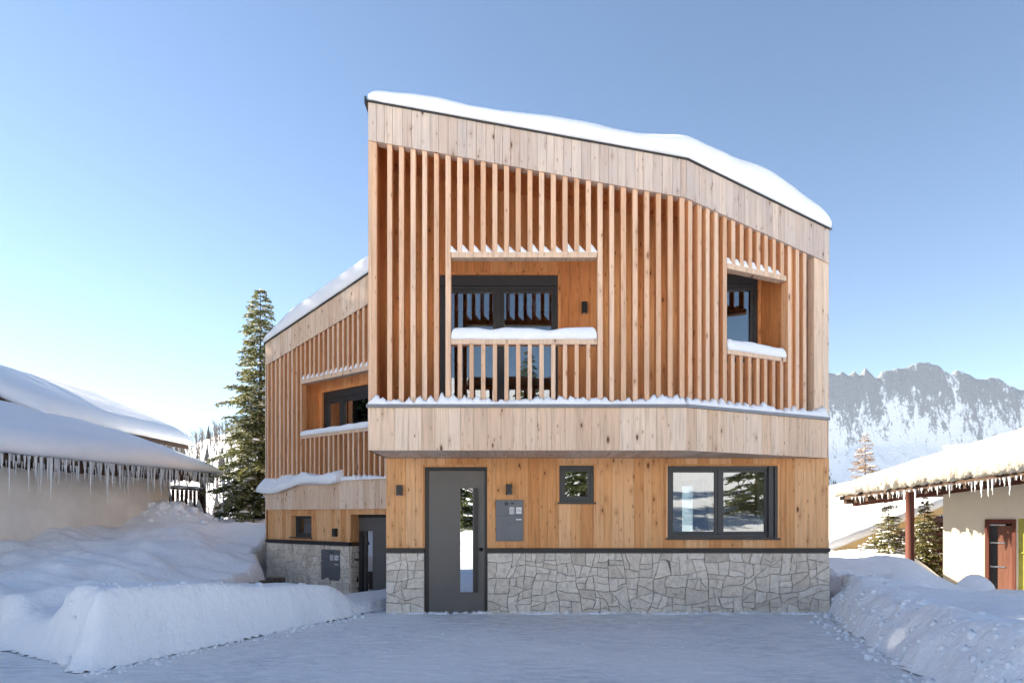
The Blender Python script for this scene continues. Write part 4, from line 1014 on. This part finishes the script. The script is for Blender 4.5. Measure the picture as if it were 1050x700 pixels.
def dome(c, rx, ry, rz, seed, name, parent=None, mat='snow', n=20, m=8):
    mb = MB(); vs = []; 
    for j in range(m + 1):
        ph = R(90) * j / m
        for i in range(n):
            th = 2 * math.pi * i / n; k = 1 + .12 * N3(math.cos(th) * 1.5 + seed, math.sin(th) * 1.5, j * .3)
            vs.append((c[0] + rx * k * math.cos(ph) * math.cos(th), c[1] + ry * k * math.cos(ph) * math.sin(th), c[2] + rz * math.sin(ph)))
    fs = [(j * n + i, j * n + (i + 1) % n, (j + 1) * n + (i + 1) % n, (j + 1) * n + i) for j in range(m) for i in range(n)]
    fs.append(tuple(range(n - 1, -1, -1)))
    mb.add(vs, fs, 0, True); return mb.build(name, mat, parent)
o = dome((mc.x, mc.y, -.25), .40, .4, .50, 3, 'snow_mound', None); tag(o, 'small rounded snow mound against the cream wall beside the red-brown door', 'snow mound')

# ------------------------------------------------------------ log cabin behind, right
NC = empty('log_cabin', (15, 15, 0), 'dark log cabin with a plain white snow-covered roof, behind the small spruces', 'cabin')
c00, c10, c01, c11 = P(815, 573, 21), P(1000, 501, 24.5), P(815, 508, 31), P(1000, 470, 34)
def bC(a, b): u, v = a / 6.8, b / 10; return c00.lerp(c10, u).lerp(c01.lerp(c11, u), v)
mb = MB(); q = [c00, c10, c11, c01]; mb.hexa([(p.x, p.y, p.z - .45) for p in q] + [(p.x, p.y, p.z - .2) for p in q]); rc = mb.build('roof', 'timber_dark', NC)
mb = MB(); fcab = Fr((c00.x, c00.y), (c10.x - c00.x, c10.y - c00.y)); Lc = math.hypot(c10.x - c00.x, c10.y - c00.y)
zc = lambda a: lerp(c00.z, c10.z, a / Lc)
fbox(mb, fcab, 0, Lc, -.06, .05, lambda a: zc(a) - .42, lambda a: zc(a) - .16); mb.build('verge_board', 'timber_interior', rc)
snow_slab(lambda a, b: bC(a, b) + Vector((0, 0, -.19)), 6.8, 10, .36, r=.3, over=.1, nx=40, ny=24, low=.06, lf=.4, seed=51, mat='snow_smooth', parent=rc)
mb = MB()
for k in range(16):
    z0 = -2.2 + k * .24; 
    a0 = max(0, (z0 + .65 - c00.z) / (c10.z - c00.z) * Lc)
    if a0 < Lc: mb.tube([fcab.p(a0, -.55, z0), fcab.p(Lc, -.55, z0)], [.125, .125], 10)
    if a0 < Lc: fbox(mb, fcab, a0 + .1, Lc, -.8, -.6, z0 - .12, z0 + .12)
mb.build('log_wall', 'timber_red', NC)

# ------------------------------------------------------------ trees
def spruce(name, H_, Rm, seed, mat='needles', snowy=.3, density=1.0, whorl=.24, droop=.35, cut=0.03, bladew=.05, twl=.34, bare=False, nb=7, blades=4, snow_r=1.0):
    rng = random.Random(seed); t = MB(); c = MB(); sn = MB()
    n = 10; t.tube([(.03 * N3(i, seed) * H_ * .2, .03 * N3(i, seed + 5) * H_ * .2, H_ * i / n - .2) for i in range(n + 1)], [max(.006, H_ * .017 * (1 - i / n)) for i in range(n + 1)], 7)
    z = H_ * cut; 
    while z < H_ * .985:
        fr_ = 1 - z / H_; L0 = Rm * (fr_ ** .82) * (.9 + .2 * rng.random()); k = max(3, int(nb * (.5 + fr_ * .6)))
        a0 = rng.random() * 6.28
        for b in range(k):
            if rng.random() < .10: continue
            az = a0 + 6.283 * b / k + rng.uniform(-.35, .35); L_ = max(.08, L0 * rng.uniform(.55, 1.12)); zb = z + rng.uniform(-.1, .1)
            dx, dy = math.cos(az), math.sin(az); m_ = 6; pts = []
            dr = droop * rng.uniform(.6, 1.4) * (.35 + fr_)
            for i in range(m_ + 1):
                s = i / m_; pts.append(Vector((dx * L_ * s, dy * L_ * s, zb + L_ * (.12 * s - dr * s * s + .16 * dr * s ** 4 * 1.6))))
            t.tube(pts[::2], [max(.004, .012 * L_ ** .5 * (1 - q)) for q in (0, .33, .66, .97)], 4)
            nt_ = max(3, int(L_ / .085 * density))
            for j in range(nt_):
                s = (j + rng.random()) / nt_; s = .08 + .92 * s; f = s * m_; i0 = min(m_ - 1, int(f)); p = pts[i0].lerp(pts[i0 + 1], f - i0)
                dirb = (pts[i0 + 1] - pts[i0]).normalized()
                for side in (-1, 1):
                    if rng.random() < .12: continue
                    sv = Vector((-dy, dx, 0)) * side; l = twl * L_ ** .35 * (1.05 - .6 * s) * rng.uniform(.6, 1.2)
                    d = (dirb * rng.uniform(.45, .9) + sv * rng.uniform(.5, 1.0) + Vector((0, 0, rng.uniform(-.45, .05)))).normalized()
                    for q in range(blades):
                        u0 = q / blades; pp = p + d * l * u0; e = (d + Vector((rng.uniform(-.6, .6), rng.uniform(-.6, .6), rng.uniform(-.4, .4)))).normalized(); l2 = l * rng.uniform(.35, .6)
                        wv = e.cross(Vector((rng.uniform(-1, 1), rng.uniform(-1, 1), rng.uniform(-.3, 1)))).normalized() * bladew * rng.uniform(.25, .5)
                        c.add([pp, pp + e * l2 * .4 + wv, pp + e * l2, pp + e * l2 * .4 - wv], [(0, 1, 2, 3)])
            if rng.random() < snowy * (1.2 if z < H_ * .6 else .6):
                for j in range(rng.randint(2, 5)):
                    s = rng.uniform(.35, 1.0); f = s * m_; i0 = min(m_ - 1, int(f)); p = pts[i0].lerp(pts[i0 + 1], f - i0)
                    rx = snow_r * rng.uniform(.06, .16) * min(1.3, .55 + L_ * .4); b0 = len(sn.v); vs = []
                    for jj in range(3):
                        for ii in range(7):
                            th = 6.283 * ii / 7; ph = R(80) * jj / 3; kk = rng.uniform(.75, 1.2)
                            vs.append(p + Vector((rx * 1.6 * kk * math.cos(ph) * math.cos(th) * abs(dx) + rx * kk * math.cos(ph) * math.cos(th) * (1 - abs(dx)), rx * kk * math.cos(ph) * math.sin(th), .02 + rx * .5 * math.sin(ph))))
                    vs.append(p + Vector((0, 0, .02 + rx * .55)))
                    sn.add(vs, [(jj * 7 + ii, jj * 7 + (ii + 1) % 7, (jj + 1) * 7 + (ii + 1) % 7, (jj + 1) * 7 + ii) for jj in range(2) for ii in range(7)] + [(14 + ii, 14 + (ii + 1) % 7, 21) for ii in range(7)], 0, True)
        z += whorl * rng.uniform(.7, 1.2) * (.55 + .6 * fr_)
    root = empty(name, (0, 0, 0), '', '')
    t.build('trunk', 'bark', root); c.build('crown', mat, root)
    if sn.v: sn.build('snow', 'snow', root)
    return root
def put(o, x, y, z, label, cat='spruce', rz=0, sc=1, group=None):
    o.location = (x, y, z); o.rotation_euler = (0, 0, rz); o.scale = (sc, sc, sc); tag(o, label, cat, group); return o
T1_ = spruce('spruce_tree', 8.75, 2.2, 11, snowy=.5, snow_r=.6, droop=.42, density=1.35, mat='needles_green', whorl=.17, nb=9, twl=.42, bladew=.062, blades=5)
pt = P(267, 528, 20); put(T1_, pt.x, pt.y, -.4, 'tall dark spruce dusted with snow, left of the timber house', rz=.5)
T2_ = spruce('spruce_tree', 2.9, 1.0, 5, mat='needles_olive', snowy=.9, whorl=.095, twl=.24, bladew=.042, density=1.6, snow_r=.45, nb=9)
pt = P(911, 528, 19.6); put(T2_, pt.x, pt.y, -.75, 'small pointed snowy spruce left of the red-brown post, before the log cabin')
T3_ = spruce('spruce_tree', 2.9, 1.1, 8, mat='needles_olive', snowy=.2, whorl=.095, twl=.25, bladew=.045, density=1.7, snow_r=.45, nb=9)
pt = P(948, 528, 20.6); put(T3_, pt.x, pt.y, -.8, 'dense olive spruce between the red-brown post and the cream wall')
T4_ = spruce('shrub', 1.25, 1.3, 15, mat='needles_olive', snowy=1.3, whorl=.08, twl=.22, bladew=.04, density=1.5, droop=.1, snow_r=.5, nb=10)
pt = P(884, 528, 19.2); put(T4_, pt.x, pt.y, -.55, 'low spreading snow-laden shrub left of the small pointed spruce', 'shrub')
s4 = copy_tree(T4_); pt = P(862, 528, 18.6); put(s4, pt.x, pt.y, -.65, 'low snowy shrub just right of the timber house corner', 'shrub', 2.2, .75)
T5_ = spruce('larch_tree', 9.0, 2.5, 19, mat='larch_twigs', snowy=.5, density=1.1, whorl=.24, droop=.1, twl=.55, bladew=.05, blades=4, snow_r=.9)
pt = P(887, 528, 38); put(T5_, pt.x, pt.y, -2.8, 'orange-brown bare larch flecked with snow, in front of the mountain', 'larch')
c5 = copy_tree(T5_); pt = P(866, 528, 34); put(c5, pt.x, pt.y, -4.6, 'low larch top showing above the left end of the crusted snow roof', 'larch', 1.3, .80)
c5 = copy_tree(T5_); pt = P(935, 528, 46); put(c5, pt.x, pt.y, -4.2, 'distant larch tip just peeking over the crusted snow roof', 'larch', 2.9, .92)
# conifers round the plot: unseen ones added west shade the drive, south of it they stand opposite the house
G = spruce('spruce_tree', 13, 3.3, 23, snowy=.25, density=.7, whorl=.34, twl=.6, bladew=.14, nb=8, blades=3)
first = True
rng = random.Random(77)
west = [(-19 - 2.1 * r_ + rng.uniform(-.5, .5), y_ * 2.1 + r_ * .9 + (r_ % 2) + rng.uniform(-.5, .5)) for r_ in range(3) for y_ in range(-1, 5)]
west = [(x, y) for x, y in west if (x + 4.5) / (y + 10.94) < -.80]
south = [(-13, -33), (-8, -38), (-3.5, -35), (1.2, -40), (4.6, -33), (8.5, -37), (18, -39), (-19, -38), (23, -34)]
for i, (x, y) in enumerate(west + south):
    o = G if first else copy_tree(G); first = False
    we = i < len(west)
    put(o, x, y, -.4 if we else .3, 'tall snowy spruce in the unseen row added to shade the drive from the west' if we else 'tall snowy spruce on the slope facing the house front', rz=rng.random() * 6, sc=rng.uniform(1.3, 1.55) if we else rng.uniform(.8, 1.1), group='unseen shade spruces west of the drive' if we else 'spruces facing the house')

# ------------------------------------------------------------ mountain and far hill
ridge = [(-400, 470), (100, 470), (300, 455), (560, 440), (690, 408), (780, 392), (835, 384), (848, 380), (856, 383), (864, 380), (870, 386), (876, 380), (881, 385), (887, 378), (893, 384), (899, 389), (905, 379), (911, 380), (918, 378), (926, 376), (934, 374), (942, 371), (950, 370), (957, 373), (963, 374), (970, 380), (975, 383), (981, 380), (988, 382), (995, 385), (1003, 390), (1010, 391), (1017, 388), (1024, 388), (1030, 393), (1038, 398), (1050, 399), (1070, 405), (1110, 396), (1180, 410), (1300, 430), (1500, 450), (1900, 480)]
rx = [a for a, b in ridge]; ry = [b for a, b in ridge]
rx2 = [-400, 100, 560, 780, 860, 900, 950, 1000, 1050, 1300, 1900]; ry2 = [470, 470, 440, 396, 388, 388, 376, 392, 402, 430, 480]
def mtn():
    mb = MB(); pxs = []; p = -400.0
    while p < 1900: pxs.append(p); p += 2.2 if 820 < p < 1080 else 14
    nr = 90; vs = []
    for j in range(nr + 12):
        t = j / nr; D = lerp(2350, 2600, t)
        for p in pxs:
            x = (p - 525) / F * D; y = D + CAMY
            hr_ = (528 - interp(rx, ry, p)) / F * 2600 + EYE
            if t <= 1: prof = .52 * t + .22 * t ** 2 + .26 * sstep(.74, 1.0, t); hr_ = lerp((528 - interp(rx2, ry2, p)) / F * 2600, hr_, sstep(.80, 1, t))
            else: prof = 1 - 1.4 * (t - 1)
            amp = 46 * (1 - abs(2 * min(t, 1) - 1) ** 3) + (6 if t > .8 else 0)
            nn = fbm(x / 330, y / 330, 2.2, 6); rg = 1 - abs(N3(x / 190, y / 420, 8)) * 2
            z = -60 + (hr_ + 60) * prof + amp * nn + amp * .55 * rg * (t < 1) - amp * .2
            if t > .78: z += 9 * N3(x / 22, y / 40, 4) * sstep(.78, .9, t)
            vs.append((x, y, z))
    n = len(pxs)
    fs = [(j * n + i, j * n + i + 1, (j + 1) * n + i + 1, (j + 1) * n + i) for j in range(nr + 11) for i in range(n - 1)]
    mb.add(vs, fs, 0, False); o = mb.build('mountain', 'mountain'); tag(o, kind='structure'); return vs, n, pxs
mv, mn, mp = mtn()
rng = random.Random(3); fo = MB(); cnt = 0
while cnt < 5200:
    j = int(rng.random() ** .9 * 62); i = rng.randrange(mn - 1)
    if not 780 < mp[i] < 1120: continue
    a = Vector(mv[j * mn + i]); b = Vector(mv[(j + 1) * mn + i + 1]); q = a.lerp(b, rng.random()) ; q.x += rng.uniform(-6, 6)
    dens = .2 + fbm(q.x / 130, q.y / 170, 5, 3) + .9 * (1 - j / 45) - .35 + (.55 if mp[i] > 985 else 0) - (1.3 if (885 < mp[i] < 975 and j > 30) else 0)
    if dens < rng.uniform(0, .7): cnt += .2; continue
    h = rng.uniform(9, 17); r_ = h * .2; k = 5; vs = [(q.x + r_ * math.cos(6.283 * s / k), q.y + r_ * math.sin(6.283 * s / k), q.z - 2) for s in range(k)] + [(q.x, q.y, q.z + h)]
    fo.add(vs, [(s, (s + 1) % k, k) for s in range(k)]); cnt += 1
o = fo.build('far_forest', 'conifer_far'); tag(o, kind='stuff'); o['label'] = 'dark conifers scattered over the snowy mountain side'; o['category'] = 'forest'
hx = [-700, -300, 0, 100, 150, 190, 215, 235, 260, 300, 420, 600]; hy = [470, 462, 470, 470, 468, 455, 446, 440, 436, 436, 440, 500]
mb = MB(); pxs2 = [-700 + 10 * k for k in range(131)]; vs = []; nr = 30
for j in range(nr + 6):
    t = j / nr; D = lerp(120, 330, t)
    for p in pxs2:
        x = (p - 525) / F * D; y = D + CAMY; hh = (528 - interp(hx, hy, p)) / F * 330
        z = -14 + (hh + 14) * (sstep(0, 1, min(t, 1)) * .6 + .4 * min(t, 1)) * (1 if t <= 1 else 1 - (t - 1) * 3) + 1.8 * fbm(x / 40, y / 40, 3, 4)
        vs.append((x, y, z))
n = len(pxs2); fs = [(j * n + i, j * n + i + 1, (j + 1) * n + i + 1, (j + 1) * n + i) for j in range(nr + 5) for i in range(n - 1)]
mb.add(vs, fs, 0, True); o = mb.build('hill', 'snow_far'); tag(o, kind='structure')
fo = MB(); rng = random.Random(8)
for k in range(2600):
    i = rng.randint(60, 104); j = int(rng.random() ** .6 * (nr + 1)); a = Vector(vs[j * n + i]); b = Vector(vs[(j + 1) * n + i + 1]); q = a.lerp(b, rng.random()); q.x += rng.uniform(-2, 2)
    h = rng.uniform(5, 10)
    if rng.random() < .03:
        kk = 5; r_ = h * .18; fo.add([(q.x + r_ * math.cos(6.283 * s / kk), q.y + r_ * math.sin(6.283 * s / kk), q.z) for s in range(kk)] + [(q.x, q.y, q.z + h)], [(s, (s + 1) % kk, kk) for s in range(kk)], 1)
    else:
        for s in range(7):
            az = rng.random() * 6.28; zz_ = h * rng.uniform(.3, .7); l = h * rng.uniform(.2, .38); e = (q.x + math.cos(az) * l * .6, q.y + math.sin(az) * l * .6, q.z + zz_ + l)
            fo.add([(q.x, q.y, q.z + zz_ - .1), (q.x + .12, q.y, q.z + zz_ + .15), e], [(0, 1, 2)])
        fo.add([(q.x - .14, q.y, q.z - .5), (q.x + .14, q.y, q.z - .5), (q.x, q.y, q.z + h)], [(0, 1, 2)])
o = fo.build('far_woods', ['twig_grey', 'conifer_far']); tag(o, kind='stuff'); o['label'] = 'thin bare woods on the hill behind the left building'; o['category'] = 'woods'

# ------------------------------------------------------------ thin cold air
mb = MB(); mb.box(-4300, 4300, -4300, 4300, -95, 760); o = mb.build('haze', 'snow'); tag(o, kind='stuff')
m = bpy.data.materials.new('haze_air'); m.use_nodes = True; N = m.node_tree.nodes; L = m.node_tree.links; N.remove(N['Principled BSDF'])
v = N.new('ShaderNodeVolumePrincipled'); v.inputs['Color'].default_value = (.62, .78, 1, 1); v.inputs['Density'].default_value = .00003
L.new(v.outputs[0], N['Material Output'].inputs['Volume']); o.data.materials.clear(); o.data.materials.append(m)
